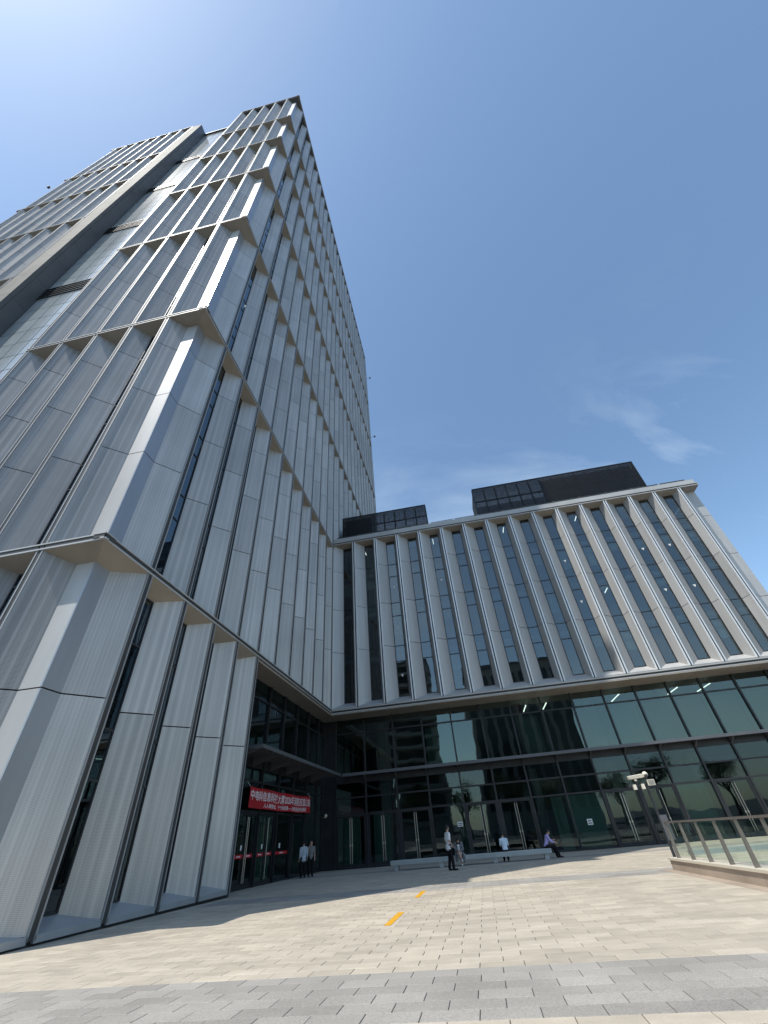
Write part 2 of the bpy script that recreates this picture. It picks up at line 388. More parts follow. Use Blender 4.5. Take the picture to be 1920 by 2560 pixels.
ranked = sorted(pav, key=lambda p: -area_px((p[0], p[1], gz(p[1])), p[2], abs(p[3]), Vector((0, 0, 1))))
cache = {}
rest = {CREAM.name: MB(), GREY.name: MB()}
slope = math.atan(-0.0065)
for i, (x, y, L, w, mt) in enumerate(ranked):
    key = (round(L, 2), round(w, 3), mt.name)
    if key not in cache:
        g = paver_geo(L, w) if w > 0 else paver_geo(-w, L)
        cache[key] = [g, None]
    g = cache[key]
    if i < 300:
        if g[1] is None:
            g[1] = g[0].mesh('paver'); g[1].materials.append(mt)
        o = link('paver', g[1], plaza); o.location = (x, y, gz(y) + random.uniform(-0.0012, 0.0012))
        o.rotation_euler = (slope + random.uniform(-0.0015, 0.0015), random.uniform(-0.0012, 0.0012), 0)
    else:
        dz = random.uniform(-0.0012, 0.0012)
        rest[mt.name].add([(vx + x, vy + y, gz(vy + y) + vz + dz) for vx, vy, vz in g[0].v], g[0].f)
mm = MB(); nA = len(rest[CREAM.name].f)
mm.add(rest[CREAM.name].v, rest[CREAM.name].f); mm.add(rest[GREY.name].v, rest[GREY.name].f)
me = bpy.data.meshes.new('paver_field'); me.from_pydata(mm.v, [], mm.f)
me.materials.append(CREAM); me.materials.append(GREY)
me.polygons.foreach_set('material_index', [0] * nA + [1] * (len(mm.f) - nA)); me.update()
link('paver_field', me, plaza, kind='stuff', label='cream and grey granite pavers further off')

# yellow painted dashes
for (y0, y1, lab) in ((11.78, 13.65, 'yellow painted dash on the pavers nearer the camera'), (16.6, 18.5, 'yellow painted dash on the pavers at the shadow edge')):
    n = 7; k = MB()
    xs0, xs1 = -2.375, -2.225
    for i in range(n):
        a = y0 + (y1 - y0) * i / n; b = y0 + (y1 - y0) * (i + 1) / n - 0.004
        k.hexa([(xs0, a, gz(a) + 0.0015), (xs1, a, gz(a) + 0.0015), (xs1, b, gz(b) + 0.0015), (xs0, b, gz(b) + 0.0015)],
               [(xs0, a, gz(a) + 0.004), (xs1, a, gz(a) + 0.004), (xs1, b, gz(b) + 0.004), (xs0, b, gz(b) + 0.004)])
    k.build('painted_line', YELLOW, label=lab, cat='road marking', group='yellow dashes on the plaza')

# ------------------------------------------------------------------ facade kit
class Face:
    """u runs left to right as seen from outside, d inwards"""
    def __init__(s, kind, plane): s.k = kind; s.p = plane
    def P(s, u, d, z):
        return (s.p - d, u, z) if s.k == 'A' else (u, s.p + d, z)
    def n(s): return Vector((1, 0, 0)) if s.k == 'A' else Vector((0, -1, 0))
    def pris(s, mb, poly, z0, z1):
        return mb.prism([s.P(u, d, 0)[:2] for u, d in poly], z0, z1)
    def ubox(s, mb, u0, u1, d0, d1, z0, z1):
        return s.pris(mb, [(u0, d0), (u1, d0), (u1, d1), (u0, d1)], z0, z1)

class Panels:
    """collects sheet pieces; the largest 300 in view become objects, the rest one mesh"""
    def __init__(s): s.items = []; s.cache = {}
    def add(s, face, p, q, z0, z1, mt, th=0.05):
        (u0, d0), (u1, d1) = p, q
        L = math.hypot(u1 - u0, d1 - d0); nx, ny = (d1 - d0) / L, -(u1 - u0) / L
        if ny > 0: nx, ny = -nx, -ny
        poly = [(0, 0), (u1 - u0, d1 - d0), (u1 - u0 - nx * th, d1 - d0 - ny * th), (-nx * th, -ny * th)]
        o = face.P(u0, d0, z0)
        pw = face.P(u1, d1, z0)
        nv = (Vector(pw) - Vector(o)).cross(Vector((0, 0, 1))).normalized()
        c = ((o[0] + pw[0]) / 2, (o[1] + pw[1]) / 2, (z0 + z1) / 2)
        base = face.P(0, 0, 0)
        rel = [(face.P(u, d, 0)[0] - base[0], face.P(u, d, 0)[1] - base[1]) for u, d in poly]
        s.items.append((area_px(c, L, z1 - z0, nv), o, tuple((round(a, 4), round(b, 4)) for a, b in rel), round(z1 - z0, 3), mt))
    def flush(s, parent, name, limit=300, mats=None):
        s.items.sort(key=lambda t: -t[0])
        rest = {}
        for i, (ar, o, rel, h, mt) in enumerate(s.items):
            if i < limit:
                key = (rel, h, mt.name)
                if key not in s.cache:
                    me = MB().prism(list(rel), 0, h).mesh(name); me.materials.append(mt); s.cache[key] = me
                link(name, s.cache[key], parent).location = o
            else:
                rest.setdefault(mt.name, MB()).prism([(a + o[0], b + o[1]) for a, b in rel], o[2], o[2] + h)
        for i, (k, mb) in enumerate(rest.items()):
            if i == 0: mb.build(name + '_field', MATS[k], parent, kind='stuff')
            else: mb.build('far_' + name + '_field', MATS[k], parent, kind='stuff')

def zjoints(z0, z1, js):
    zs = [z0] + [j for j in js if z0 + 0.3 < j < z1 - 0.3] + [z1]
    return [(zs[i] + (0.02 if i else 0), zs[i + 1] - (0.02 if i < len(zs) - 2 else 0)) for i in range(len(zs) - 1)]

def bay(face, u0, u1, z0, z1, js, parent, pan, side, pmat, glass, sill=None, drop=0.18, split=None, lat=LAT, rev=REV, depth=D, panes=True, store=None, reveal=True):
    """one bay between two mullion lines: angled panel on one side, glass strip, reveal on the other"""
    a, b = u0 + CH, u1 - CH
    if side == 'L': pf, pi, ri, rf = (a, 0.0), (a + lat, depth), (b - rev, depth), (b, 0.0)
    else: pf, pi, ri, rf = (b, 0.0), (b - lat, depth), (a + rev, depth), (a, 0.0)
    zt = z1 - 0.02; zb = z0 + 0.02
    sl_in = zb + (sill or 0.0)
    for q0, q1 in zjoints(zb, zt, js):
        pan.add(face, pf, pi, q0, q1, pmat)
        if reveal: pan.add(face, rf, ri, q0, q1, pmat)
    g0, g1 = min(pi[0], ri[0]), max(pi[0], ri[0])
    zi = zt - drop
    # soffit
    fl, fr = (a, 0.01), (b, 0.01)
    s = MB()
    lo = [face.P(a, 0.012, zt), face.P(b, 0.012, zt), face.P(g1, depth + 0.02, zi), face.P(g0, depth + 0.02, zi)]
    s.hexa(lo, [(x, y_, z + 0.05) for x, y_, z in lo]); s.build('soffit', SOFF, parent)
    if sill is not None:
        s = MB()
        hi = [face.P(a, 0.012, zb), face.P(b, 0.012, zb), face.P(g1, depth + 0.02, sl_in), face.P(g0, depth + 0.02, sl_in)]
        s.hexa([(x, y_, z - 0.05) for x, y_, z in hi], hi); s.build('sill', SILL if face.k == 'A' else LEDGE, parent)
    # glass and dark frame
    if split is None:
        split = []
        zz = sl_in + 3.5 if sill is None else sl_in + 3.0
        k = 0
        while zz < zi - 0.5:
            split.append(zz); zz += 1.43 if k % 2 == 0 else 2.85; k += 1
    zs = [sl_in] + split + [zi]
    fb = MB(); w = 0.05
    face.ubox(fb, g0, g0 + w, depth - 0.03, depth + 0.05, sl_in, zi); face.ubox(fb, g1 - w, g1, depth - 0.03, depth + 0.05, sl_in, zi)
    face.ubox(fb, g0 + w, g1 - w, depth - 0.028, depth + 0.05, sl_in, sl_in + w); face.ubox(fb, g0 + w, g1 - w, depth - 0.028, depth + 0.05, zi - w, zi)
    for zq in split: face.ubox(fb, g0 + w, g1 - w, depth - 0.028, depth + 0.05, zq - 0.03, zq + 0.03)
    fo = fb.build('window_frame', FRAME, parent)
    if panes:
        for i in range(len(zs) - 1):
            p0 = zs[i] + (w if i == 0 else 0.03); p1 = zs[i + 1] - (w if i == len(zs) - 2 else 0.03)
            k = MB(); face.ubox(k, g0 + w, g1 - w, depth + 0.005, depth + 0.025, p0, p1); po = k.build('pane', glass, fo)
            if store is not None: store.append((po, g0 + w, g1 - w, p0, p1))
    else:
        k = MB(); face.ubox(k, g0 + w, g1 - w, depth + 0.005, depth + 0.025, sl_in + w, zi - w); k.build('pane', glass, fo)

def mullion(face, u, z0, z1, parent, mt=None, h=0.115, fl=0.05, proud=0.03):
    k = MB()
    face.ubox(k, u - h - .012, u - h + fl, -proud, 0.07, z0, z1); face.ubox(k, u + h - fl, u + h + .012, -proud, 0.07, z0, z1)
    o = k.build('mullion', mt or LEDGE, parent)
    k = MB(); face.ubox(k, u - h + fl - .001, u + h - fl + .001, -proud + .02, 0.9, z0, z1); k.build('channel', CHAN, o)

def band(face, u0, u1, zt, parent, out=0.06):
    k = MB(); face.ubox(k, u0, u1, -out, 0.4, zt - 0.05, zt); face.ubox(k, u0, u1, -out + 0.004, 0.10, zt - BH, zt - BH + 0.06)
    o = k.build('cornice_band', LEDGE, parent)
    k = MB(); face.ubox(k, u0 + 0.02, u1 - 0.02, -out + 0.03, 0.38, zt - BH + 0.059, zt - 0.049); k.build('band_channel', CHAN, o)

FA = Face('A', XA); FC = Face('C', YC); FB = Face('C', YBF)

# ------------------------------------------------------------------ tower
tower = empty('office_tower', (-16.5, 9.5, gz(9.5)), 'tall grey panelled office tower with stepped corner and angled vertical fins', 'tower')
TP = Panels()
MA = [YM + SA * k for k in range(24)]
MC = [-13.30 - 2.36 * k for k in range(5)]          # short face, right to left
def module_js(z0, z1):
    out = []; z = z0 + JT[0]
    while z < z1: out.append(z); z += 4.275
    return out
ZG0 = 0.10
mods = [(ZG0, ZL[0] - BH, [5.37])] + [(ZL[k], ZL[k + 1] - BH, module_js(ZL[k], ZL[k + 1])) for k in range(6)]
for mi, (z0, z1, js) in enumerate(mods):
    n = 4 if mi == 0 else (10 if mi == 1 else 23)
    st = 9 if mi == 2 else 0
    for k in range(n):
        bay(FA, MA[k], MA[k + 1], z0, z1, js, tower, TP, 'R', PERF, GLS_T, lat=0.82, sill=0.24 if mi == 0 else None, drop=0.34 if mi == 0 else 0.2, panes=(mi <= 2 and k < 8), reveal=k < 10)
    for k in range(4):
        if mi == 0 and k > 2: continue
        bay(FC, MC[k + 1], MC[k], z0, z1, js, tower, TP, 'L', PERFC, GLS_T, lat=0.82, sill=0.24 if mi == 0 else None, drop=0.25, panes=mi in (1, 2))
    # corner block: recessed column between the two faces
    zt = z1 - 0.02
    cx, cy = -11.66, 10.16
    for q0, q1 in zjoints(z0 + 0.02, zt, js):
        TP.add(FC, (MC[0] + CH, 0.0), (-12.41, cy - YC), q0, q1, PERFC)
        TP.add(FC, (-12.41, cy - YC), (cx - .053, cy - YC), q0, q1, PLAIN)
        TP.add(FA, (cy, XA - cx), (10.86, XA - cx), q0, q1, PLAIN2)
        TP.add(FA, (10.86, XA - cx), (MA[0] - CH, 0.0), q0, q1, PERF)
    dr = 0.3 if mi == 0 else 0.12
    s = MB()
    lo = [(MC[0] + CH, YC + .012, zt), (XA + 0.0, YC + .012, zt), (cx, cy + .02, zt - dr), (-12.41, cy + .02, zt - dr)]
    s.hexa(lo, [(a, b, c + .05) for a, b, c in lo]); s.build('soffit', SOFF, tower)
    s = MB()
    lo = [(XA - 0.012, YC + .014, zt + .002), (XA - .012, MA[0] - CH, zt + .002), (cx - .02, 10.86, zt - dr), (cx - .02, cy, zt - dr)]
    s.hexa(lo, [(a, b, c + .05) for a, b, c in lo]); s.build('soffit', SOFF, tower)
    if mi == 0:
        s = MB()
        hi = [(XA - 0.012, YC + .014, z0), (XA - .012, MA[0] - CH, z0), (cx - .02, 10.86, z0 + .2), (cx - .02, cy, z0 + .2)]
        s.hexa([(a, b, c - .05) for a, b, c in hi], hi); s.build('sill', SILL, tower)
# mullions
for k, yk in enumerate(MA):
    zb = 0.02 if k <= 4 else (ZL[0] - BH + 0.02 if k < 10 else ZL[1] - BH)
    if k == 10: zb = ZL[0] - BH + 0.02
    mullion(FA, yk, zb, ZL[6] - BH, tower, MULL, 0.125, 0.035)
for xk in MC: mullion(FC, xk, 0.02, ZL[6] - BH, tower, MULL, 0.115, 0.042)
# bands
for i, zt in enumerate(ZL):
    yend = MA[10] + 0.05 if i == 0 else MA[23] + 0.25
    band(FA, YC - 0.10, yend, zt, tower); band(FC, MC[4] - 0.15, XA + 0.098, zt - 0.003, tower)
# ground trim of the long face
for k in range(-1, 4):
    y0 = MA[k] + CH if k >= 0 else YC; y1 = MA[k + 1] - CH
    s = MB(); s.box(XA - 0.05, XA + 0.03, y0, y1, -0.03, ZG0 + 0.012); s.build('base_trim', SILL, tower)
s = MB(); s.box(XA - 0.4, XA - 0.09, YC - 0.0, MA[4] + 0.06, gz(22) - 0.06, ZG0 - 0.04); s.build('plinth', PLINTH, tower)
s = MB(); s.box(MC[4], XA - 0.4, YC + 0.09, YC + 0.4, gz(10) - 0.1, ZG0 - 0.04); s.build('plinth', PLINTH, tower)
# end return of the recess next to the entrance
s = MB(); s.box(-12.35, XA - 0.02, MA[4] + 0.06, MA[4] + 0.2, gz(22) - 0.06, ZL[0] - BH + .01); s.build('return_wall', GREYP, tower)
# dark core behind the glass
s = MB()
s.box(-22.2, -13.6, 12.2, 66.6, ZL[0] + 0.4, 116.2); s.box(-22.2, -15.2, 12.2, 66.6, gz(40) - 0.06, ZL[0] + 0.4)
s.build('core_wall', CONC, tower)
for zf in [ZL[0] + 0.15 + 4.2 * i for i in range(26)]:
    if zf > 115.5: break
    s = MB(); s.box(-13.7, XA - D - 0.1, 12.0, 66.4, zf - 0.25, zf); s.build('floor_slab', CEIL, tower)
s = MB(); s.box(-22.3, XA - 0.15, YC + 0.1, 67.0, 115.9, 116.3); s.build('roof_slab', GREYP, tower)
s = MB(); s.box(-22.3, XA - 0.2, 66.75, 67.05, gz(40), 116.2); s.build('end_wall', GREYP, tower)
s = MB(); s.box(-22.95, -22.87, YC + 0.02, 11.2, gz(10) - .06, 116.2); s.build('end_wall', GREYP, tower)

# recessed glazed slot between the two halves
SY = 11.07
cols = [-31.45 + 1.30 * i for i in range(6)]
z = 22.5
while z < 115:
    zn = z + 2.07
    for x in cols:
        s = MB(); s.box(x + .035, x + 1.265, SY, SY + .04, z + .035, zn - .035); s.build('glass_panel', SLOTG, tower)
    z = zn
s = MB(); s.box(-31.5, -22.5, SY + .035, SY + .3, gz(11), 115.3); s.build('slot_backing', CHAN, tower)
for zt in ZL[1:6]:
    s = MB()
    for i in range(5): s.box(-31.5, -22.6, SY - .10, SY - .01, zt - 1.9 + i * .46, zt - 1.9 + i * .46 + .06)
    s.build('louvre_bar', FRAME, tower)
s = MB(); s.box(-31.5, -22.5, SY - .25, SY + .4, 115.2, 115.6); s.build('slot_coping', GREYP, tower)

# left half of the tower
ML = [-33.35 - 2.45 * k for k in range(8)]
for mi, (z0, z1, js) in enumerate(mods):
    if mi < 2: continue
    for k in range(7):
        bay(FC, ML[k + 1], ML[k], z0, z1, js, tower, TP, 'L', PERFC, GLS_T, lat=0.82, drop=0.2, panes=False)
for xk in ML: mullion(FC, xk, 20.0, ZL[6] - BH, tower, MULL, 0.115, 0.042)
for zt in ZL[1:]: band(FC, ML[7] - 1.1, -33.25, zt - .001, tower)
zc = 18.0; i = 0
while zc < 116.3:
    zn = min(zc + 4.275, 116.45)
    TP.add(FC, (-33.25, 0.0), (-31.5, 0.08), zc + .02, zn - .02, CHAMF, 0.06)
    s = MB(); s.box(-31.56, -31.5, YC + .09, YC + .42, zc + .012, zn - .012); s.build('return_panel', GREYP, tower)
    s = MB(); s.box(-31.56, -31.5, YC + .445, SY + .05, zc + .012, zn - .012); s.build('return_panel', GREYP, tower)
    zc = zn
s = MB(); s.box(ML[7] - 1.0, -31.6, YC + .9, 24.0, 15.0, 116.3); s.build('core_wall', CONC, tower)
s = MB(); s.box(ML[7] - 1.0, -31.52, YC + .12, 24, 116.31, 116.42); s.build('roof_slab', GREYP, tower)
s = MB(); s.box(ML[7] - 1.0, ML[7] - .1, YC + .4, 24, 20, 116.3); s.build('end_wall', PLAIN, tower)
TP.flush(tower, 'panel')

# small floodlights on the roof edges and faces
def flood(loc, d, lab):
    r = empty('floodlight', loc, lab, 'floodlight', 'floodlights on the tower')
    k = MB(); k.tube(loc, Vector(loc) + Vector(d) * 0.75, 0.03); k.build('arm', FRAME, r)
    e = Vector(loc) + Vector(d) * 0.95
    k = MB(); k.box(e.x - .2, e.x + .2, e.y - .16, e.y + .16, e.z - .16, e.z + .14); k.build('lamp_head', GREYP, r)
flood((XA + 0.11, 66.9, 105.0), (1, 0, 0.1), 'small floodlight high on the far edge of the tower')
flood((XA + 0.11, 66.9, 79.5), (1, 0, 0.1), 'small floodlight lower on the far edge of the tower')
flood((ML[7] - 1.1, 9.45, 88.5), (-0.8, -0.2, 0.6), 'small floodlight on the left edge of the tower')

# ------------------------------------------------------------------ podium wing
pod = empty('podium_building', (8.0, 37.5, gz(37.5)), 'lower office wing with deep vertical window bays over a dark glazed ground floor', 'building')
PP = Panels()
MBX = [-11.067 + 2.4251 * k for k in range(16)]
PZ0, PZ1 = 10.20, 26.98
stick = []
for k in range(15):
    st = []
    bay(FB, MBX[k], MBX[k + 1], PZ0, PZ1, [15.12, 19.40, 23.78], pod, PP, 'L', BPAN, GLS_U, sill=0.50, drop=0.18,
        split=[13.74, 15.16, 18.10, 19.49, 22.45, 23.89], store=st)
    stick.append(st)
# rescue triangles on some panes and the lit tubes behind the top panes
for k, i in ((2, 2), (2, 4), (2, 0), (4, 4), (9, 4), (9, 2), (12, 4), (12, 2), (13, 2), (13, 4)):
    po, u0, u1, p0, p1 = stick[k][i]
    c = (u0 + u1) / 2; zz = p0 + (p1 - p0) * 0.55
    s = MB(); yv = YBF + D - .004
    s.add([(c - .13, yv, zz + .2), (c + .13, yv, zz + .2), (c, yv, zz - .06), (c - .13, yv + .006, zz + .2), (c + .13, yv + .006, zz + .2), (c, yv + .006, zz - .06)],
          [(0, 1, 2), (5, 4, 3), (0, 3, 4, 1), (1, 4, 5, 2), (2, 5, 3, 0)])
    s.build('window_sticker', PAPER, pod)
for k in range(16): mullion(FB, MBX[k], PZ0 - .02, PZ1 + .03, pod, BRIGHT, 0.135, 0.078, 0.06)
# right end corner
cyB = 37.05
for q0, q1 in zjoints(PZ0 + .02, PZ1 - .02, [15.12, 19.40, 23.78]):
    PP.add(FB, (MBX[15] + CH, 0.0), (26.36, cyB - YBF), q0, q1, BPAN)
    PP.add(FB, (26.36, cyB - YBF), (27.05, cyB - YBF), q0, q1, PLAIN)
PP.flush(pod, 'panel')
s = MB(); lo = [(MBX[15] + CH, YBF + .012, PZ1 - .02), (27.22, YBF + .012, PZ1 - .02), (27.05, cyB + .02, PZ1 - .2), (26.36, cyB + .02, PZ1 - .2)]
s.hexa(lo, [(a, b, c + .05) for a, b, c in lo]); s.build('soffit', SOFF, pod)
s = MB(); s.box(26.95, 27.05, cyB + .055, 60, gz(38), PZ1 + .2); s.build('end_wall', PLAIN, pod)
# cornice
s = MB(); s.box(-11.0, 27.25, YBF - .10, YBF + .5, 27.24, 27.36); s.box(-11.0, 27.22, YBF - .095, YBF + .5, PZ1 + .035, PZ1 + .12)
o = s.build('cornice', LEDGE, pod)
s = MB(); s.box(-10.98, 27.18, YBF - .03, YBF + .45, PZ1 + .119, 27.241); s.build('band_channel', CHAN, o)
s = MB(); s.box(-11.0, 27.2, YBF + .12, YBF + .6, 27.36, 27.92); s.build('parapet', LEDGE, pod)
s = MB(); x = -10.6
while x < 26.8:
    for i in range(18): s.box(x + i * .135, x + i * .135 + .07, YBF + .34, YBF + .46, 27.93, 28.22)
    x += 2.68
s.build('gutter_grille', FRAME, pod, kind='stuff')
s = MB(); s.tube((-10.8, YBF + 1.3, 28.9), (27.0, YBF + 1.3, 28.9), .02, n=6)
for i in range(17): s.tube((-10.6 + i * 2.35, YBF + 1.3, 27.7), (-10.6 + i * 2.35, YBF + 1.3, 28.9), .018, n=6)
s.build('roof_rail', STEEL, pod)
s = MB(); s.box(-10.98, 27.0, YBF + .5, 60, 27.3, 27.7); s.build('roof_slab', CONC, pod)
# lower lip with white edge and soffit back to the glazing
GY = 38.40
s = MB(); s.box(-11.0, 27.2, YBF - .10, YBF + .4, 10.02, 10.13); s.box(-11.0, 27.2, YBF - .096, YBF + .4, 9.80, 9.87)
o = s.build('lower_lip', LEDGE, pod)
s = MB(); s.box(-10.99, 27.2, YBF - .03, YBF + .38, 9.869, 10.021); s.build('band_channel', CHAN, o)
x = -10.9; i = 0
while x < 27:
    s = MB(); s.box(x + .012, min(x + 2.415, 27.2), YBF - .09, GY + .02, 9.70, 9.795); s.build('soffit_panel', SOFF, pod); x += 2.425
s = MB(); s.box(-12.29, -10.93, MA[4] + .2, GY, 9.70, 9.80); s.build('soffit_panel', SOFF, tower)
# curtain wall
EX = -12.29
CWX = [-11.18 + 2.515 * k for k in range(16)]
gb_ = gz(38.4)
ZT_, ZM1, ZM0, ZC1, ZC0, ZD1, ZD0 = 9.70, 8.62, 8.62, 5.68, 5.00, 4.02, 2.96
doors = {0: 2, 1: 2, 2: 2, 4: 2, 5: 2, 8: 2, 9: 1, 11: 2}
def pane(x0, x1, z0, z1, parent=None, gl=None, y=None):
    s = MB(); yy = GY if y is None else y
    s.box(x0, x1, yy + .01, yy + .03, z0, z1); return s.build('pane', gl or GLS_B, parent or pod)
for k in range(16):
    x = CWX[k]
    s = MB(); s.box(x - .06, x + .06, GY - .13, GY + .10, gb_ - .02, ZT_); s.build('curtain_mullion', FRAME, pod)
    if k == 15: break
    a, b = x + .06, CWX[k + 1] - .06
    for zt in (ZM1, ZD1, ZD0):
        s = MB(); s.box(a, b, GY - .06, GY + .08, zt - .05, zt + .05); s.build('transom', FRAME, pod)
    for zq in ((ZC1, ZM1 - .05), (ZM1 + .05, ZT_), (ZD0 + .05, ZD1 - .05), (ZD1 + .05, ZC0)): pane(a, b, *zq, gl=GLS_V if zq[0] > 5 else None)
    s = MB(); s.box(a, b, GY - .03, GY + .10, ZC0, ZC1); s.build('spandrel', FRAME, pod)
    s = MB(); s.box(a, b, GY - .05, GY + .08, gb_ - .02, gb_ + .10); s.build('threshold', FRAME, pod)
    if k in doors:
        mid = (a + b) / 2
        for sgn in (-1, 1):
            d0, d1 = (a + .12, mid - .012) if sgn < 0 else (mid + .012, b - .12)
            s = MB(); s.box(d0, d0 + .055, GY - .03, GY + .03, gb_ + .11, ZD0 - .06); s.box(d1 - .055, d1, GY - .03, GY + .03, gb_ + .11, ZD0 - .06)
            s.box(d0 + .055, d1 - .055, GY - .029, GY + .03, gb_ + .11, gb_ + .22); s.box(d0 + .055, d1 - .055, GY - .029, GY + .03, ZD0 - .15, ZD0 - .06)
            dr_ = s.build('door', FRAME, pod)
            pane(d0 + .055, d1 - .055, gb_ + .22, ZD0 - .15, dr_)
            if doors[k] == 2 or sgn > 0:
                hx_ = mid + sgn * .085
                s = MB(); s.tube((hx_, GY - .09, gb_ + .30), (hx_, GY - .09, ZD0 - .25), .019, n=8)
                for hz_ in (gb_ + .5, 1.25, ZD0 - .45): s.tube((hx_, GY - .09, hz_), (hx_, GY - .03, hz_), .013, n=6)
                s.box(hx_ - .035, hx_ + .035, GY - .10, GY - .03, 1.02, 1.14)
                s.build('handle', STEEL, dr_)
        for j0 in (a, b - .11):
            s = MB(); s.box(j0, j0 + .11, GY - .05, GY + .05, gb_ + .1, ZD0 - .05); s.build('door_jamb', FRAME, pod)
    else: pane(a, b, gb_ + .10, ZD0 - .05)
s = MB(); s.box(EX - .1, CWX[0] - .06, GY - .06, GY + .10, gb_ - .02, 9.70); s.build('corner_panel', FRAME, pod)
# ledge canopy over the ground floor with triangular brackets
k = 0
s = MB(); s.box(-10.35, 27.0, GY - 1.02, GY - .92, 5.40, 5.60); s.build('canopy_edge', GREYP, pod)
for k in range(15):
    a, b = max(CWX[k], -10.35), CWX[k + 1]
    s = MB(); lo = [(a + .012, GY - .92, 5.47), (b - .012, GY - .92, 5.47), (b - .012, GY - .13, 5.47), (a + .012, GY - .13, 5.47)]
    s.hexa(lo, [(p[0], p[1], p[2] + .08) for p in lo]); s.build('canopy_plate', GREYP, pod)
    if k:
        x = CWX[k]
        s = MB(); s.add([(x - .03, GY - .92, 5.47), (x - .03, GY - .13, 5.47), (x - .03, GY - .13, 5.08), (x + .03, GY - .92, 5.47), (x + .03, GY - .13, 5.47), (x + .03, GY - .13, 5.08)],
                        [(0, 1, 2), (5, 4, 3), (0, 3, 4, 1), (1, 4, 5, 2), (2, 5, 3, 0)])
        s.build('canopy_bracket', GREYP, pod)
# interior of the wing
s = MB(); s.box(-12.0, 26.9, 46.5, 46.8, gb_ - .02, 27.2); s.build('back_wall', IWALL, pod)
for zf, nm in ((gb_ + .005, 'floor_slab'), (5.35, 'floor_slab'), (10.2, 'floor_slab'), (14.45, 'floor_slab'), (18.8, 'floor_slab'), (23.15, 'floor_slab')):
    s = MB(); yf = GY + .12 if zf < 9 else YBF + D + .1
    s.box(-12.0, 26.9, yf, 46.5, zf - (.35 if zf > 1 else .04), zf); s.build(nm, CEIL if zf > 9 else CONC, pod)
for i in range(6):
    s = MB(); s.box(-8 + i * 6.2, -7.3 + i * 6.2, 41.2, 41.9, gb_, 9.7); s.build('column', CEIL, pod)
for (x0, x1) in ((-10.9, -9.5), (-8.4, -7.0), (5.4, 6.2), (6.5, 8.8), (14.1, 16.4)):
    s = MB(); s.box(x0, x1, 39.6, 39.75, gb_, 2.9); s.build('partition', BLIND, pod)
for (x0, x1) in ((11.6, 13.9), (14.1, 16.3), (16.7, 18.9), (19.1, 21.4), (21.6, 23.9), (4.7, 6.0), (-3.5, -1.2)):
    s = MB(); s.box(x0, x1, 39.3, 39.36, 5.6, 8.5); s.build('blind', BLIND, pod)
for i in range(9):
    for zf in (26.95, 22.7, 18.35):
        if random.random() < .38:
            x = -8 + i * 3.9 + random.uniform(-.4, .4)
            s = MB(); s.box(x, x + .05, 37.7, 38.7, zf - .25, zf - .2); s.build('ceiling_tube', LAMP, pod)
for x in (5.3, 7.0, 12.9, 17.5, 20.0):
    s = MB(); s.box(x, x + .07, 39.0, 41.5, 9.3, 9.35); s.build('ceiling_tube', LAMP, pod)
OFF = mat('office_blind', (0.50, 0.58, 0.56), 0.8); noise_mul(OFF, 0.8, 0.9, 1.05, 3, (6, 6, 0.1), 'World')
rb = random.Random(11)
for k in range(15):
    for zt_, zc_ in ((22.7, 19.6), (18.35, 15.3), (14.0, 10.9), (26.9, 23.9)):
        if rb.random() < (.62 if zt_ == 22.7 else .2):
            dz_ = rb.uniform(.9, 2.3); a_ = MBX[k] + .95
            s = MB(); s.box(a_, a_ + 1.15, YBF + D + .30, YBF + D + .33, zt_ - dz_, zt_); s.build('blind', OFF, pod)
# red poster behind an upper pane
s = MB(); s.box(4.3, 4.9, 39.0, 39.06, 8.8, 9.5); s.build('red_poster', RED, pod)

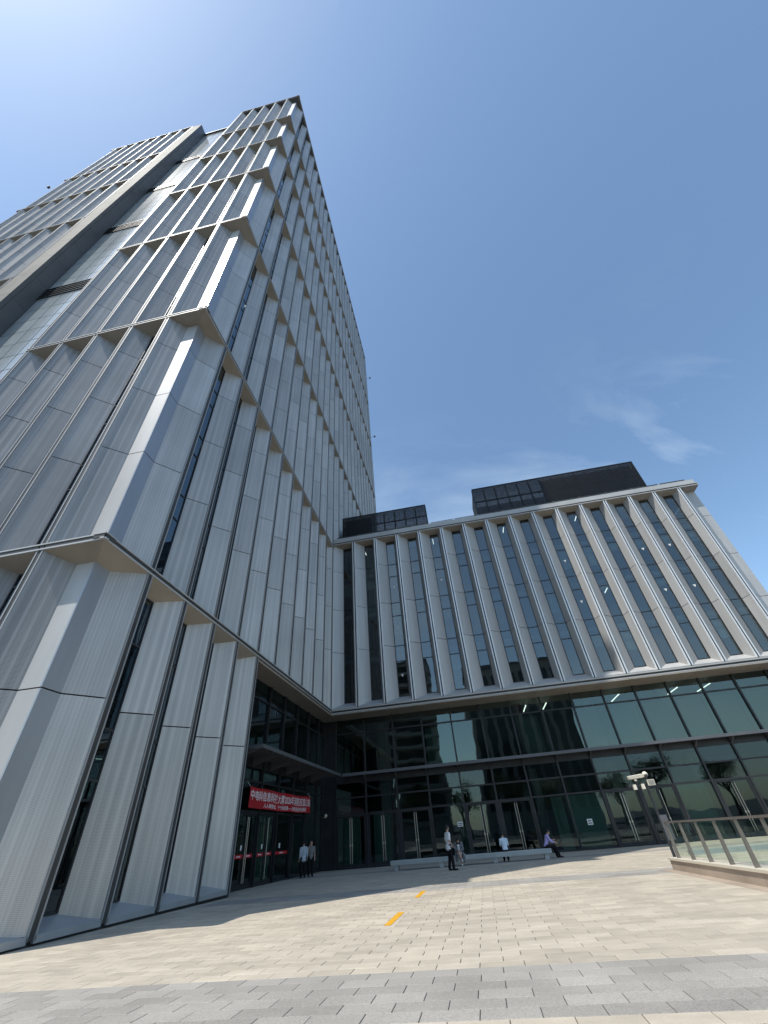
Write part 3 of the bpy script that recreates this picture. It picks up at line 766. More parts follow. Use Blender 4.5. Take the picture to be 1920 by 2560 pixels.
# ------------------------------------------------------------------ tower entrance glazing (under the long face)
EX = -12.29
EMY = [22.5, 25.04 - .85 + .05, 26.75, 29.28, 31.9, 34.4, 36.9, 38.3]
EMY = [21.75, 24.18, 26.70, 29.22, 31.75, 34.28, 36.80, 38.33]
ent_doors = {1: 2, 2: 1}
def epane(y0, y1, z0, z1, parent=None):
    s = MB(); s.box(EX - .03, EX - .01, y0, y1, z0, z1); return s.build('pane', GLS_B, parent or tower)
for k, y in enumerate(EMY):
    gk = gz(y) - .02
    s = MB(); s.box(EX - .10, EX + .13, y - .06, y + .06, gk, 9.70); s.build('curtain_mullion', FRAME, tower)
    if k == len(EMY) - 1: break
    a, b = y + .06, EMY[k + 1] - .06; gk = gz(b)
    for zt in (8.62, 4.35, 2.96):
        s = MB(); s.box(EX - .08, EX + .06, a, b, zt - .05, zt + .05); s.build('transom', FRAME, tower)
    for zq in ((5.68, 8.57), (8.67, 9.70), (3.01, 4.30), (4.40, 5.0)): epane(a, b, *zq)
    s = MB(); s.box(EX - .10, EX + .03, a, b, 5.0, 5.68); s.build('spandrel', FRAME, tower)
    s = MB(); s.box(EX - .08, EX + .05, a, b, gk - .03, gk + .10); s.build('threshold', FRAME, tower)
    if k in ent_doors:
        mid = (a + b) / 2
        for sgn in (-1, 1):
            d0, d1 = (a + .10, mid - .012) if sgn < 0 else (mid + .012, b - .10)
            s = MB(); X0, X1 = EX - .03, EX + .03
            s.box(X0, X1, d0, d0 + .055, gk + .11, 2.90); s.box(X0, X1, d1 - .055, d1, gk + .11, 2.90)
            s.box(X0, X1 - .001, d0 + .055, d1 - .055, gk + .11, gk + .22); s.box(X0, X1 - .001, d0 + .055, d1 - .055, 2.8, 2.9)
            dr_ = s.build('door', FRAME, tower); epane(d0 + .055, d1 - .055, gk + .22, 2.80, dr_)
            s = MB(); s.box(EX + .0, EX + .004, d0 + .10, d1 - .10, 1.03, 1.19); s.build('warning_strip', RED, dr_)
            s = MB(); s.box(EX + .004, EX + .007, (d0 + d1) / 2 - .2, (d0 + d1) / 2 + .2, 1.09, 1.13); s.build('strip_lettering', WHITET, dr_)
            if ent_doors[k] == 2 or sgn > 0:
                hy_ = mid + sgn * .085
                s = MB(); s.tube((EX + .09, hy_, gk + .25), (EX + .09, hy_, 2.72), .02, n=8)
                for hz_ in (gk + .5, 1.25, 2.5): s.tube((EX + .09, hy_, hz_), (EX + .03, hy_, hz_), .013, n=6)
                s.build('handle', STEEL, dr_)
            if sgn < 0:
                s = MB(); s.box(EX + .0, EX + .006, mid - .45, mid - .3, 1.35, 1.55); s.build('door_notice', PAPER, dr_)
    else:
        epane(a, b, gk + .10, 2.91)
        if k in (0, 3, 5):
            s = MB(); s.box(EX + .0, EX + .004, a + .25, b - .25, 1.02, 1.17); s.build('warning_strip', RED, tower)
            s = MB(); s.box(EX + .004, EX + .007, (a + b) / 2 - .3, (a + b) / 2 + .3, 1.07, 1.115); s.build('strip_lettering', WHITET, tower)
        if k == 3:
            s = MB(); s.box(EX + .0, EX + .006, a + .75, a + .95, 1.32, 1.55); s.build('door_notice', PAPER, tower)
            s = MB(); s.box(EX - 1.2, EX - 1.1, a - .1, b - .5, gk, 2.9); s.build('partition', BLIND, tower)
# entrance canopy
s = MB(); s.box(-10.55, -10.43, 22.45, 37.35, 5.42, 5.60); s.build('canopy_edge', GREYP, tower)
s = MB(); s.box(EX + .13, -10.55, 22.45, 22.55, 5.40, 5.60); s.build('canopy_edge', GREYP, tower)
ys = [22.55 + 2.5 * i for i in range(7)]
for i in range(6):
    a, b = ys[i], min(ys[i + 1], 37.3)
    s = MB(); s.box(EX + .13, -10.56, a + .06, b - .01, 5.50, 5.57); s.build('canopy_plate', GREYP, tower)
    s = MB()
    for yb in (a + .0,):
        s.add([(-10.56, yb, 5.50), (EX + .13, yb, 5.50), (EX + .13, yb, 5.0), (-10.56, yb, 5.42), (-10.56, yb + .06, 5.50), (EX + .13, yb + .06, 5.50), (EX + .13, yb + .06, 5.0), (-10.56, yb + .06, 5.42)],
              [(0, 1, 2, 3), (7, 6, 5, 4), (0, 4, 5, 1), (1, 5, 6, 2), (2, 6, 7, 3), (3, 7, 4, 0)])
    s.build('canopy_bracket', GREYP, tower)
    for t in (.33, .66):
        yb = a + (b - a) * t
        s = MB(); s.box(EX + .2, -10.6, yb, yb + .08, 5.38, 5.50); s.build('canopy_purlin', GREYP, tower)
s = MB(); s.box(-15.2, EX - .12, 21.8, 38.3, gz(30) - .05, gz(38)); s.build('floor_slab', CONC, tower)
s = MB(); s.box(-15.2, EX - .12, 21.8, 38.3, 5.1, 5.4); s.build('floor_slab', CEIL, tower)

# ------------------------------------------------------------------ roof screens
def screen(x0, x1, y0, y1, z0, z1, lab, split):
    r = empty('roof_screen', ((x0 + x1) / 2, y0, z0), lab, 'louvre screen', 'black louvred plant screens on the wing roof')
    n = int((z1 - z0) / .128)
    for i in range(n):
        z = z0 + .08 + i * .128
        s = MB(); s.hexa([(x0, y0, z), (x1, y0, z), (x1, y0 + .10, z + .02), (x0, y0 + .10, z + .02)], [(x0, y0, z + .06), (x1, y0, z + .06), (x1, y0 + .10, z + .08), (x0, y0 + .10, z + .08)])
        s.build('slat', BLACK, r)
    s = MB(); s.box(x0 - .04, x1 + .04, y0 - .03, y0 + .14, z1, z1 + .10); s.build('top_rail', BLACK, r)
    for xe in (x0, x1):
        s = MB(); s.box(xe - .04, xe + .04, y0 - .02, y0 + .14, z0, z1); s.build('edge_post', BLACK, r)
    nb = max(3, int((x1 - x0) / 1.25))
    s = MB()
    for i in range(nb + 1):
        x = x0 + (x1 - x0) * i / nb
        s.box(x - .07, x + .07, y0 + .2, y0 + .35, z0, z1)
    for zz in (z0 + (z1 - z0) * .35, z0 + (z1 - z0) * .68): s.box(x0, x1, y0 + .21, y0 + .34, zz - .07, zz + .07)
    s.build('back_frame', BLACK, r)
    # black sheet added to block light through the slats on part of the length
    s = MB(); s.box(split[0], split[1], y0 + .5, y0 + .6, z0 + .02, z1 - .06); s.build('blackout_sheet', BLACK, r)
    s = MB(); s.box(x0, x1, y1 - .1, y1, z0, z1 - .05); s.build('back_panel', LATT, r)
    for xe in (x0, x1 - .08):
        s = MB(); s.box(xe, xe + .08, y0 + .16, y1 - .1, z0, z1 - .05); s.build('side_panel', OPP, r)
screen(-10.42, -.25, 38.36, 42.0, 27.71, 32.2, 'shorter black louvred roof screen next to the tower', (-10.2, -6.9))
screen(5.6, 24.0, 38.36, 42.0, 27.71, 33.25, 'longer black louvred roof screen at the right of the wing roof', (13.6, 23.8))

# ------------------------------------------------------------------ banner
def text_mesh(body, size, mt, parent, M, name, shear=0.0, bold=0.0):
    c = bpy.data.curves.new(name, 'FONT'); c.body = body; c.size = size; c.extrude = 0.002; c.offset = bold; c.shear = shear
    c.align_x = 'LEFT'; c.align_y = 'BOTTOM_BASELINE'
    o = bpy.data.objects.new(name, c); COL.objects.link(o)
    dg = bpy.context.evaluated_depsgraph_get()
    me = bpy.data.meshes.new_from_object(o.evaluated_get(dg))
    bpy.data.objects.remove(o)
    xs = [v.co.x for v in me.vertices]
    return me, (min(xs) if xs else 0, max(xs) if xs else 1)
BX = -11.98; by0, by1, bz0, bz1 = 24.72, 34.6, 3.10, 4.04
def sag(t): return 0.05 * math.sin(t * math.pi) + 0.012 * math.sin(t * 19)
k = MB(); n = 40
for s_ in (0, .012):
    for i in range(n + 1):
        t = i / n; y = by0 + (by1 - by0) * t
        k.v += [(BX + s_ + .015 * math.sin(t * 23), y, bz0 - sag(t) * .7), (BX + s_ + .015 * math.sin(t * 23 + 1), y, bz1 - sag(t))]
N2 = 2 * (n + 1)
for i in range(n):
    a = 2 * i
    k.f += [(a, a + 2, a + 3, a + 1), (N2 + a, N2 + a + 1, N2 + a + 3, N2 + a + 2), (a, N2 + a, N2 + a + 2, a + 2), (a + 1, a + 3, N2 + a + 3, N2 + a + 1)]
k.f += [(0, 1, N2 + 1, N2), (2 * n, N2 + 2 * n, N2 + 2 * n + 1, 2 * n + 1)]
ban = empty('banner', (BX, (by0 + by1) / 2, bz0), 'red cloth banner with white Chinese lettering hung over the tower entrance', 'banner')
k.build('cloth', RED, ban)
for body, y0, y1, zb, zh, sh, nm in (('中电科信息科技大厦2026年消防应急演练', by0 + .12, by1 - .02, bz0 + .36, .47, 0, 'headline'),
                                    ('人人讲安全、个个会应急——查找身边安全隐患', by0 + 1.9, by1 - .95, bz0 + .07, .22, .15, 'slogan')):
    me, (x0, x1) = text_mesh(body, 1.0, WHITET, ban, None, nm, sh, 0.012)
    zs = [v.co.y for v in me.vertices]
    sx = (y1 - y0) / max(.01, x1 - x0); sz = zh / (max(zs) - min(zs)); zm = min(zs)
    for v in me.vertices:
        x, y_, z = v.co; Y = y0 + (x - x0) * sx; t = (Y - by0) / (by1 - by0)
        v.co = (BX + .018 + .015 * math.sin(t * 23 + .5) + z, Y, zb + (y_ - zm) * sz - sag(t) * .85)
    me.materials.clear(); me.materials.append(WHITET); me.update()
    link(nm, me, ban)
k = MB()
for y in (by0 + .02, by1 - .02): k.tube((BX, y, bz1), (EX + .1, y, bz1 + .25), .012, n=6)
k.build('tie_cord', WHITET, ban)

# ------------------------------------------------------------------ bench
def g_at(y): return gz(y)
by_ = 31.55
bench = empty('bench', (-1.1, by_ + .28, gz(by_)), 'long pale stone bench in the shade before the glass doors', 'bench')
bt = gz(31.9) + .455
for i, (a, b) in enumerate(((-5.78, -2.62), (-2.61, .385), (.395, 3.62))):
    k = MB(); z0, z1 = bt - .215, bt; c = .02
    k.hexa([(a, by_, z0), (b, by_, z0), (b, by_ + .58, z0), (a, by_ + .58, z0)], [(a, by_, z1 - c), (b, by_, z1 - c), (b, by_ + .58, z1 - c), (a, by_ + .58, z1 - c)])
    k.f.pop(1)
    k.add([(a + c, by_ + c, z1), (b - c, by_ + c, z1), (b - c, by_ + .58 - c, z1), (a + c, by_ + .58 - c, z1)], [(0, 1, 2, 3)])
    o = len(k.v) - 12
    for q in range(4): k.f.append((4 + q, 4 + (q + 1) % 4, 8 + (q + 1) % 4, 8 + q))
    k.build('seat_slab', BENCHM, bench)
for x in (-5.45, -2.75, .4, 3.3):
    k = MB(); k.box(x - .12, x + .12, by_ + .06, by_ + .52, gz(by_) - .01, bt - .214); k.build('leg', BENCHM, bench)

# ------------------------------------------------------------------ kerb wall and glass balustrade at the right
KX = 5.92; KY1 = 19.45; KY0 = 7.0; KH = .31
kw = empty('kerb_wall', (KX + .15, 13.2, gz(13)), 'low pink granite kerb wall with pale coping at the right', 'wall')
y = KY1; 
while y > KY0:
    a = max(KY0, y - 1.18)
    k = MB(); k.hexa([(KX + .03, a + .006, gz(a) - .02), (KX + .27, a + .006, gz(a) - .02), (KX + .27, y - .006, gz(y) - .02), (KX + .03, y - .006, gz(y) - .02)],
                     [(KX + .03, a + .006, gz(a) + KH - .06), (KX + .27, a + .006, gz(a) + KH - .06), (KX + .27, y - .006, gz(y) + KH - .06), (KX + .03, y - .006, gz(y) + KH - .06)])
    k.build('granite_slab', PINK, kw)
    k = MB(); e = .02 if y == KY1 else 0
    k.hexa([(KX - .01, a + .004, gz(a) + KH - .058), (KX + .31, a + .004, gz(a) + KH - .058), (KX + .31, y - .004 + e, gz(y) + KH - .058), (KX - .01, y - .004 + e, gz(y) + KH - .058)],
           [(KX - .01, a + .004, gz(a) + KH), (KX + .31, a + .004, gz(a) + KH), (KX + .31, y - .004 + e, gz(y) + KH), (KX - .01, y - .004 + e, gz(y) + KH)])
    k.build('coping', COPE, kw); y = a
k = MB(); k.hexa([(KX - .30, KY0, gz(KY0) + .001), (KX - .02, KY0, gz(KY0) + .001), (KX - .02, KY1 + .3, gz(KY1 + .3) + .001), (KX - .30, KY1 + .3, gz(KY1 + .3) + .001)],
                 [(KX - .30, KY0, gz(KY0) + .005), (KX - .02, KY0, gz(KY0) + .005), (KX - .02, KY1 + .3, gz(KY1 + .3) + .005), (KX - .30, KY1 + .3, gz(KY1 + .3) + .005)])
k.build('drain_strip', PINK, kw)
bal = empty('glass_balustrade', (KX + .17, 13.2, gz(13) + KH), 'glass balustrade with bronze grey posts standing on the granite kerb', 'railing')
RX = KX + .17; top = lambda y: gz(y) + KH + .95
y = 18.9; 
while y > KY0:
    zb = gz(y) + KH
    k = MB(); k.hexa([(RX - .05, y - .035, zb), (RX + .05, y - .035, zb), (RX + .05, y + .035, zb), (RX - .05, y + .035, zb)],
                     [(RX - .03, y - .03, zb + .90), (RX + .03, y - .03, zb + .90), (RX + .03, y + .03, zb + .90), (RX - .03, y + .03, zb + .90)])
    k.build('post', POST, bal)
    if y - 1.24 > KY0:
        k = MB(); k.hexa([(RX + .055, y - 1.22, gz(y - 1.22) + KH + .06), (RX + .067, y - 1.22, gz(y - 1.22) + KH + .06), (RX + .067, y - .02, zb + .06), (RX + .055, y - .02, zb + .06)],
                         [(RX + .055, y - 1.22, gz(y - 1.22) + KH + .86), (RX + .067, y - 1.22, gz(y - 1.22) + KH + .86), (RX + .067, y - .02, zb + .86), (RX + .055, y - .02, zb + .86)])
        k.build('glass_pane', GLS_R, bal)
    y -= 1.24
k = MB(); k.hexa([(RX - .04, KY0, top(KY0) - .05), (RX + .05, KY0, top(KY0) - .05), (RX + .05, 18.97, top(18.97) - .05), (RX - .04, 18.97, top(18.97) - .05)],
                 [(RX - .04, KY0, top(KY0)), (RX + .05, KY0, top(KY0)), (RX + .05, 18.97, top(18.97)), (RX - .04, 18.97, top(18.97))])
k.build('handrail', POST, bal)
led = empty('stone_ledge', (12.5, 25.6, gz(25.5)), 'low grey stone ledge seen through the glass balustrade', 'ledge')
x = 8.8
while x < 17:
    k = MB(); k.box(x + .006, x + 1.3, 25.5, 25.95, gz(25.7) - .02, gz(25.7) + .17); k.build('stone_block', BENCHM, led); x += 1.306

# ------------------------------------------------------------------ camera pole
px_, py_ = 6.20, 19.62
pole = empty('camera_pole', (px_, py_, gz(py_)), 'dark pole with cream floodlight and cameras beside the balustrade end', 'camera pole')
zt = 2.20
k = MB(); k.tube((px_, py_, gz(py_)), (px_, py_, zt + .02), .05, .045, n=12); k.build('pole', FRAME, pole)
k = MB(); k.tube((px_, py_, gz(py_)), (px_, py_, gz(py_) + .03), .12, n=16); k.build('base_plate', FRAME, pole)
k = MB(); k.box(px_ - .62, px_ + .14, py_ - .03, py_ + .03, zt + .02, zt + .08); k.build('cross_arm', CAMB, pole)
cx_, cz_ = px_ + .24, zt - .20
k = MB(); k.hexa([(cx_ - .78, py_ - .14, cz_ + .43), (cx_ - .28, py_ - .14, cz_ + .45), (cx_ - .28, py_ + .12, cz_ + .45), (cx_ - .78, py_ + .12, cz_ + .43)],
                 [(cx_ - .84, py_ - .16, cz_ + .51), (cx_ - .24, py_ - .16, cz_ + .55), (cx_ - .28, py_ + .12, cz_ + .58), (cx_ - .78, py_ + .12, cz_ + .54)])
k.build('bullet_camera', CAMW, pole)
k = MB(); k.box(cx_ - .62, cx_ - .55, py_ - .12, py_ - .05, cz_ + .36, cz_ + .43); k.build('bullet_foot', CAMW, pole)
k = MB(); k.tube((px_ - .30, py_, zt + .07), (px_ - .30, py_, cz_ + .45), .035); k.build('camera_bracket', CAMB, pole)
k = MB(); k.sm = True; k.ball((px_ + .08, py_ - .02, zt + .34), .095, 16, 10); k.build('dome_camera', CAMW, pole)
k = MB(); k.sm = True; k.ball((px_ + .08, py_ - .075, zt + .30), .062, 14, 8); k.build('dome_lens', CAMB, pole)
k = MB(); k.tube((px_ + .03, py_, zt + .0), (px_ + .08, py_, zt + .26), .03); k.build('dome_bracket', CAMB, pole)
k = MB(); k.box(px_ + .04, px_ + .28, py_ - .12, py_ - .02, zt - .01, zt + .17); k.build('light_box', CAMW, pole)
for i in range(5):
    k = MB(); k.box(px_ + .06, px_ + .26, py_ - .125, py_ - .1195, zt + .012 + i * .031, zt + .025 + i * .031); k.build('light_fin', GREYP, pole)
for dx in (-.44, -.15):
    k = MB(); k.box(px_ + dx - .05, px_ + dx + .05, py_ - .10, py_ + .02, zt - .10, zt + .06); k.build('spot_lamp', CAMW, pole)
k = MB(); k.box(px_ - .05 + .05, px_ + .24, py_ - .05, py_ + .08, .62, 1.32); k.build('control_box', GREYP, pole)

# wall camera in the entrance corner and notices on the glass
wc = empty('wall_camera', (-11.9, 38.2, 2.95), 'small white camera on the wall in the inner corner', 'camera')
k = MB(); k.sm = True; k.ball((-11.86, 38.05, 3.02), .11, 14, 8); k.build('camera_dome', CAMW, wc)
k = MB(); k.box(-12.0, -11.94, 38.0, 38.27, 2.9, 2.98); k.box(-12.0, -11.83, 38.02, 38.08, 2.88, 2.93); k.build('camera_mount', CAMW, wc)
def notice(x, z, w, h, lab):
    r = empty('paper_notice', (x, GY + .004, z), lab, 'notice')
    k = MB(); k.box(x - w / 2, x + w / 2, GY - .002, GY + .004, z, z + h); k.build('sheet', PAPER, r)
    k = MB()
    for i in range(2): k.box(x - w * .35, x + w * .35, GY - .006, GY - .003, z + h * (.2 + .38 * i), z + h * (.38 + .38 * i))
    k.build('printed_lines', GREYP, r)
notice(-1.62, 1.62, .40, .30, 'white paper notice on the glass above the seated woman')
notice(7.50, 1.08, .36, .34, 'pale paper notice on the green glass right of the seated people')

# ------------------------------------------------------------------ people
def remesh(mb, name, vox, smooth=4):
    me = mb.mesh(name); o = bpy.data.objects.new(name, me); COL.objects.link(o)
    r = o.modifiers.new('r', 'REMESH'); r.mode = 'VOXEL'; r.voxel_size = vox; r.use_smooth_shade = True
    s = o.modifiers.new('s', 'SMOOTH'); s.iterations = smooth; s.factor = .5
    dg = bpy.context.evaluated_depsgraph_get()
    out = bpy.data.meshes.new_from_object(o.evaluated_get(dg))
    bpy.data.objects.remove(o)
    for p in out.polygons: p.use_smooth = True
    return out

def chain(mb, pts):
    for i in range(len(pts) - 1):
        (p, r), (q, s) = pts[i], pts[i + 1]
        mb.cap(p, r, q, s)

def person(label, loc, heading, J, wear, group=None, female=False):
    """J: joints in metres, x right, y forward, z up from the ground under the figure"""
    V = Vector
    r = empty('person', loc, label, 'person', group, heading)
    M = Matrix.Translation(V(loc)) @ Matrix.Rotation(heading, 4, 'Z')
    pel, chest, neck, head = V(J['pelvis']), V(J['chest']), V(J['neck']), V(J['head'])
    up = (head - neck).normalized(); fw = V(J.get('face', (0, 1, 0))).normalized()
    fw = (fw - up * fw.dot(up)).normalized(); rt = fw.cross(up)
    Mh = Matrix((rt, fw, up)).transposed()
    tor = (chest - pel).normalized(); fx = V(J.get('right', (1, 0, 0))).normalized(); ty = tor.cross(fx)
    Mt = Matrix((fx, ty, tor)).transposed()
    b = MB()
    def torso(mb, e):
        for t, w, dpt, h in ((0.0, .165, .115, .12), (.35, .145, .10, .13), (.7, .165, .11, .14), (1.0, .175, .11, .12)):
            mb.ball(pel.lerp(chest, t), 1, 16, 10, (w + e, dpt + e, h + e), Mt)
    torso(b, 0)
    chain(b, [(chest + tor * .08, .07), (neck, .055), (neck + up * .06, .052)])
    b.ball(head, 1, 16, 12, (.077, .095, .115), Mh); b.ball(head + fw * .03 - up * .055, 1, 12, 8, (.056, .062, .06), Mh)
    b.ball(head + fw * .098 - up * .02, 1, 8, 6, (.014, .018, .026), Mh)
    for sg in (-1, 1): b.ball(head + rt * sg * .08 - up * .012, 1, 8, 6, (.012, .022, .034), Mh)
    b.ball(head + fw * .085 - up * .062, 1, 8, 6, (.024, .012, .010), Mh)
    arms = {}
    for sd, sg in (('R', 1), ('L', -1)):
        sh, el, wr = V(J['sh' + sd]), V(J['el' + sd]), V(J['wr' + sd])
        chain(b, [(chest + tor * .06 + (sh - chest) * .5, .07), (sh, .056), (el, .042), (wr, .029)])
        hp, kn, an = V(J['hip' + sd]), V(J['kn' + sd]), V(J['an' + sd])
        chain(b, [(hp, .088), (kn, .058), (kn.lerp(an, .3), .056), (an, .038)])
        toe = V(J['toe' + sd]); chain(b, [(an - V((0, 0, .03)), .040), (an.lerp(toe, .6) - V((0, 0, .035)), .038), (toe, .028)])
        arms[sd] = (sh, el, wr)
        hd = (wr - el).normalized(); ho = V(J.get('curl' + sd, (0, 1, 0))).normalized(); ho = (ho - hd * ho.dot(hd)).normalized(); hs = hd.cross(ho)
        Mp = Matrix((hs, ho, hd)).transposed()
        b.ball(wr + hd * .055, 1, 10, 8, (.042, .017, .052), Mp)
        arms[sd] += (hd, ho, hs)
    me = remesh(b, 'body', .013, 3)
    fb = MB()
    for sd in 'RL':
        sh, el, wr, hd, ho, hs = arms[sd]; th = 1 if sd == 'R' else -1
        for i, (off, L) in enumerate(((-.030, .066), (-.010, .078), (.010, .073), (.029, .056))):
            p0 = wr + hd * .095 + hs * off; p1 = p0 + (hd * .8 + ho * .45).normalized() * L * .55; p2 = p1 + (hd * .35 + ho * .9).normalized() * L * .5
            fb.cap(p0, .0095, p1, .0088, 7); fb.cap(p1, .0088, p2, .0075, 7)
        t0 = wr + hd * .035 - hs * .030; t1 = t0 + (-hs * .7 + hd * .7 + ho * .4).normalized() * .042; t2 = t1 + (hd * .9 + ho * .4).normalized() * .032
        fb.cap(t0, .012, t1, .0105, 7); fb.cap(t1, .0105, t2, .0085, 7)
    fm = fb.mesh('f'); bmn = bmesh.new(); bmn.from_mesh(me); bmn.from_mesh(fm)
    for f in bmn.faces: f.smooth = True
    bmn.to_mesh(me); bmn.free()
    def put(nm, mesh, mt):
        mesh.materials.clear(); mesh.materials.append(mt); mesh.transform(M)
        return link(nm, mesh, r)
    bo = put('body', me, SKIN)
    ey = MB()
    for sg in (-1, 1): ey.ball(head + fw * .086 + rt * sg * .03 + up * .012, .009, 8, 6)
    put('eye', ey.mesh('eye'), HAIR)
    # hair
    h = MB(); h.sm = True
    h.ball(head + up * .022 - fw * .016, 1, 18, 12, (.089, .101, .112), Mh)
    hm = h.mesh('hair'); bmn = bmesh.new(); bmn.from_mesh(hm)
    for v in bmn.verts:
        q = v.co - head
        if q.dot(fw) > .035 and q.dot(up) < .055: v.co = v.co - fw * (q.dot(fw) - .01)
        if q.dot(up) < -.05 and not wear.get('long'): v.co = v.co + up * (-.05 - q.dot(up)) * .8
    bmn.to_mesh(hm); bmn.free(); put('hair', hm, HAIR)
    if wear.get('long'):
        h = MB(); 
        for sg in (-1, -.5, 0, .5, 1):
            chain(h, [(head + rt * sg * .065 - fw * .03 + up * .03, .045), (head + rt * sg * .08 + fw * wear['long'] * .5 - up * .10, .042), (head + rt * sg * .085 + fw * wear['long'] - up * .26, .025)])
        put('long_hair', remesh(h, 'long_hair', .016, 3), HAIR)
    # top garment
    g = MB(); torso(g, .014)
    for z_ in wear.get('hem', (0.0,)): g.ball(pel - tor * z_ + V((0, 0, 0)), 1, 16, 10, (.175 + wear.get('flare', .0), .125 + wear.get('flare', 0), .11), Mt)
    chain(g, [(chest + tor * .08, .085), (neck - up * .01, .064)])
    sl_ = wear.get('sleeve', .5)
    for sd in 'RL':
        sh, el, wr = arms[sd][:3]
        chain(g, [(chest + tor * .06 + (sh - chest) * .5, .085), (sh, .073)])
        if sl_ <= 1: chain(g, [(sh, .073), (sh.lerp(el, sl_), .066)])
        else: chain(g, [(sh, .073), (el, .058), (el.lerp(wr, sl_ - 1), .045)])
    put('shirt', remesh(g, 'shirt', .016, 3), wear['top'])
    # trousers / skirt
    g = MB(); g.ball(pel - tor * .02, 1, 16, 10, (.172, .122, .12), Mt)
    for sd in 'RL':
        hp, kn, an = V(J['hip' + sd]), V(J['kn' + sd]), V(J['an' + sd])
        if wear.get('leg', 1) >= 1: chain(g, [(hp, .112), (kn, .086), (kn.lerp(an, .5), .078), (kn.lerp(an, .93), .070)])
        else: chain(g, [(hp, .108), (hp.lerp(kn, wear['leg']), .095)])
    put('trousers' if wear.get('leg', 1) >= 1 else 'skirt', remesh(g, 'legs', .016, 3), wear['bottom'])
    for sd in 'RL':
        an, toe = V(J['an' + sd]), V(J['toe' + sd])
        g = MB(); chain(g, [(an - V((0, 0, .035)), .050), (an.lerp(toe, .55) - V((0, 0, .030)), .047), (toe + V((0, 0, .004)), .036)])
        put('shoe', remesh(g, 'shoe', .012, 2), wear['shoe'])
    if 'coat' in wear:
        g = MB(); torso(g, .035)
        for sd in 'RL':
            sh, el, wr = arms[sd][:3]
            chain(g, [(chest + tor * .05 + (sh - chest) * .5, .10), (sh, .088), (el, .076), (el.lerp(wr, .85), .062)])
            hp, kn = V(J['hip' + sd]), V(J['kn' + sd]); sg = 1 if sd == 'R' else -1
            o_ = V((sg * .16, 0, 0)); chain(g, [(hp + o_ * .6, .10), (hp.lerp(kn, .6) + o_, .06), (hp.lerp(kn, .7) + o_ + V((0, 0, -.38)), .05)])
        cm = remesh(g, 'cardigan', .016, 3)
        bmn = bmesh.new(); bmn.from_mesh(cm)
        kill = [v for v in bmn.verts if abs((v.co - pel).dot(fx)) < .07 and (v.co - pel.lerp(chest, .5)).dot(ty) > .06]
        bmesh.ops.delete(bmn, geom=kill, context='VERTS'); bmn.to_mesh(cm); bmn.free()
        so_ = put('cardigan', cm, wear['coat']); md = so_.modifiers.new('t', 'SOLIDIFY'); md.thickness = .012
    return r, M

def stand(dx=0.0):
    return dict(pelvis=(0, 0, .97), chest=(0, .01, 1.30), neck=(0, .015, 1.47), head=(0, .03, 1.635),
                shR=(.19, 0, 1.40), elR=(.235, -.03, 1.11), wrR=(.235, .06, .87), shL=(-.19, 0, 1.40), elL=(-.235, -.03, 1.11), wrL=(-.235, .06, .87),
                hipR=(.09, 0, .93), knR=(.10, .02, .50), anR=(.11, -.02, .085), toeR=(.13, .16, .035),
                hipL=(-.09, 0, .93), knL=(-.10, .02, .50), anL=(-.11, -.02, .085), toeL=(-.13, .16, .035))
def sit(seat=.45, lean=.06):
    z = seat + .10
    return dict(pelvis=(0, 0, z), chest=(0, lean, z + .34), neck=(0, lean + .05, z + .51), head=(0, lean + .09, z + .66),
                shR=(.185, lean, z + .44), elR=(.22, lean + .06, z + .16), wrR=(.13, lean + .27, z + .10), shL=(-.185, lean, z + .44), elL=(-.22, lean + .06, z + .16), wrL=(-.13, lean + .27, z + .10),
                hipR=(.09, .02, z - .02), knR=(.11, .44, z + .0), anR=(.12, .42, .085), toeR=(.13, .60, .035),
                hipL=(-.09, .02, z - .02), knL=(-.11, .44, z + .0), anL=(-.12, .42, .085), toeL=(-.13, .60, .035))
def face_dir(h): return -h
# standing man, white shirt, turned to the right and slightly away
J = stand(); s_ = 1.05
J['wrR'] = (.22, .10, .93); J['elR'] = (.25, -.06, 1.13); J['anR'] = (.12, .07, .085); J['toeR'] = (.15, .25, .035); J['knR'] = (.11, .06, .50)
J['anL'] = (-.11, -.06, .085); J['toeL'] = (-.13, .12, .035); J['face'] = (-.25, 1, 0)
for q in J: J[q] = tuple(c * s_ for c in J[q]) if q != 'face' else J[q]
person('standing person in untucked white shirt and black trousers before the bench', (-1.93, 27.75, gz(27.75)), R(-62), J, dict(top=C_WHITE, bottom=C_BLACK, shoe=SHOEB, sleeve=.75, hem=(.06, .14), flare=.035))
# seated woman facing the camera, head down, legs crossed
J = sit(.455, .10); J['head'] = (0, .27, 1.13); J['neck'] = (0, .17, 1.03); J['face'] = (0, .75, -.75)
J['knR'] = (.03, .44, .60); J['anR'] = (-.12, .62, .30); J['toeR'] = (-.16, .76, .22); J['knL'] = (-.04, .44, .55); J['anL'] = (-.09, .40, .085); J['toeL'] = (-.10, .56, .035)
J['wrR'] = (.08, .36, .68); J['wrL'] = (-.08, .36, .68)
person('seated person in grey cardigan and white top with crossed bare legs on the bench', (-1.62, by_ + .18, gz(31.7)), R(180), J, dict(top=C_WHITE, bottom=C_WHITE, shoe=SHOEW, sleeve=1.6, leg=.55, coat=C_GREYC, long=.06))
# seated man with his back to us
J = sit(.455, .12); J['head'] = (0, .25, 1.19); J['neck'] = (0, .18, 1.06); J['face'] = (0, .9, -.4)
person('person in bluish white shirt sitting on the bench with back to the camera', (1.06, by_ + .34, gz(31.9)), R(4), J, dict(top=C_BLUEW, bottom=C_BLACK, shoe=SHOEB, sleeve=.8))
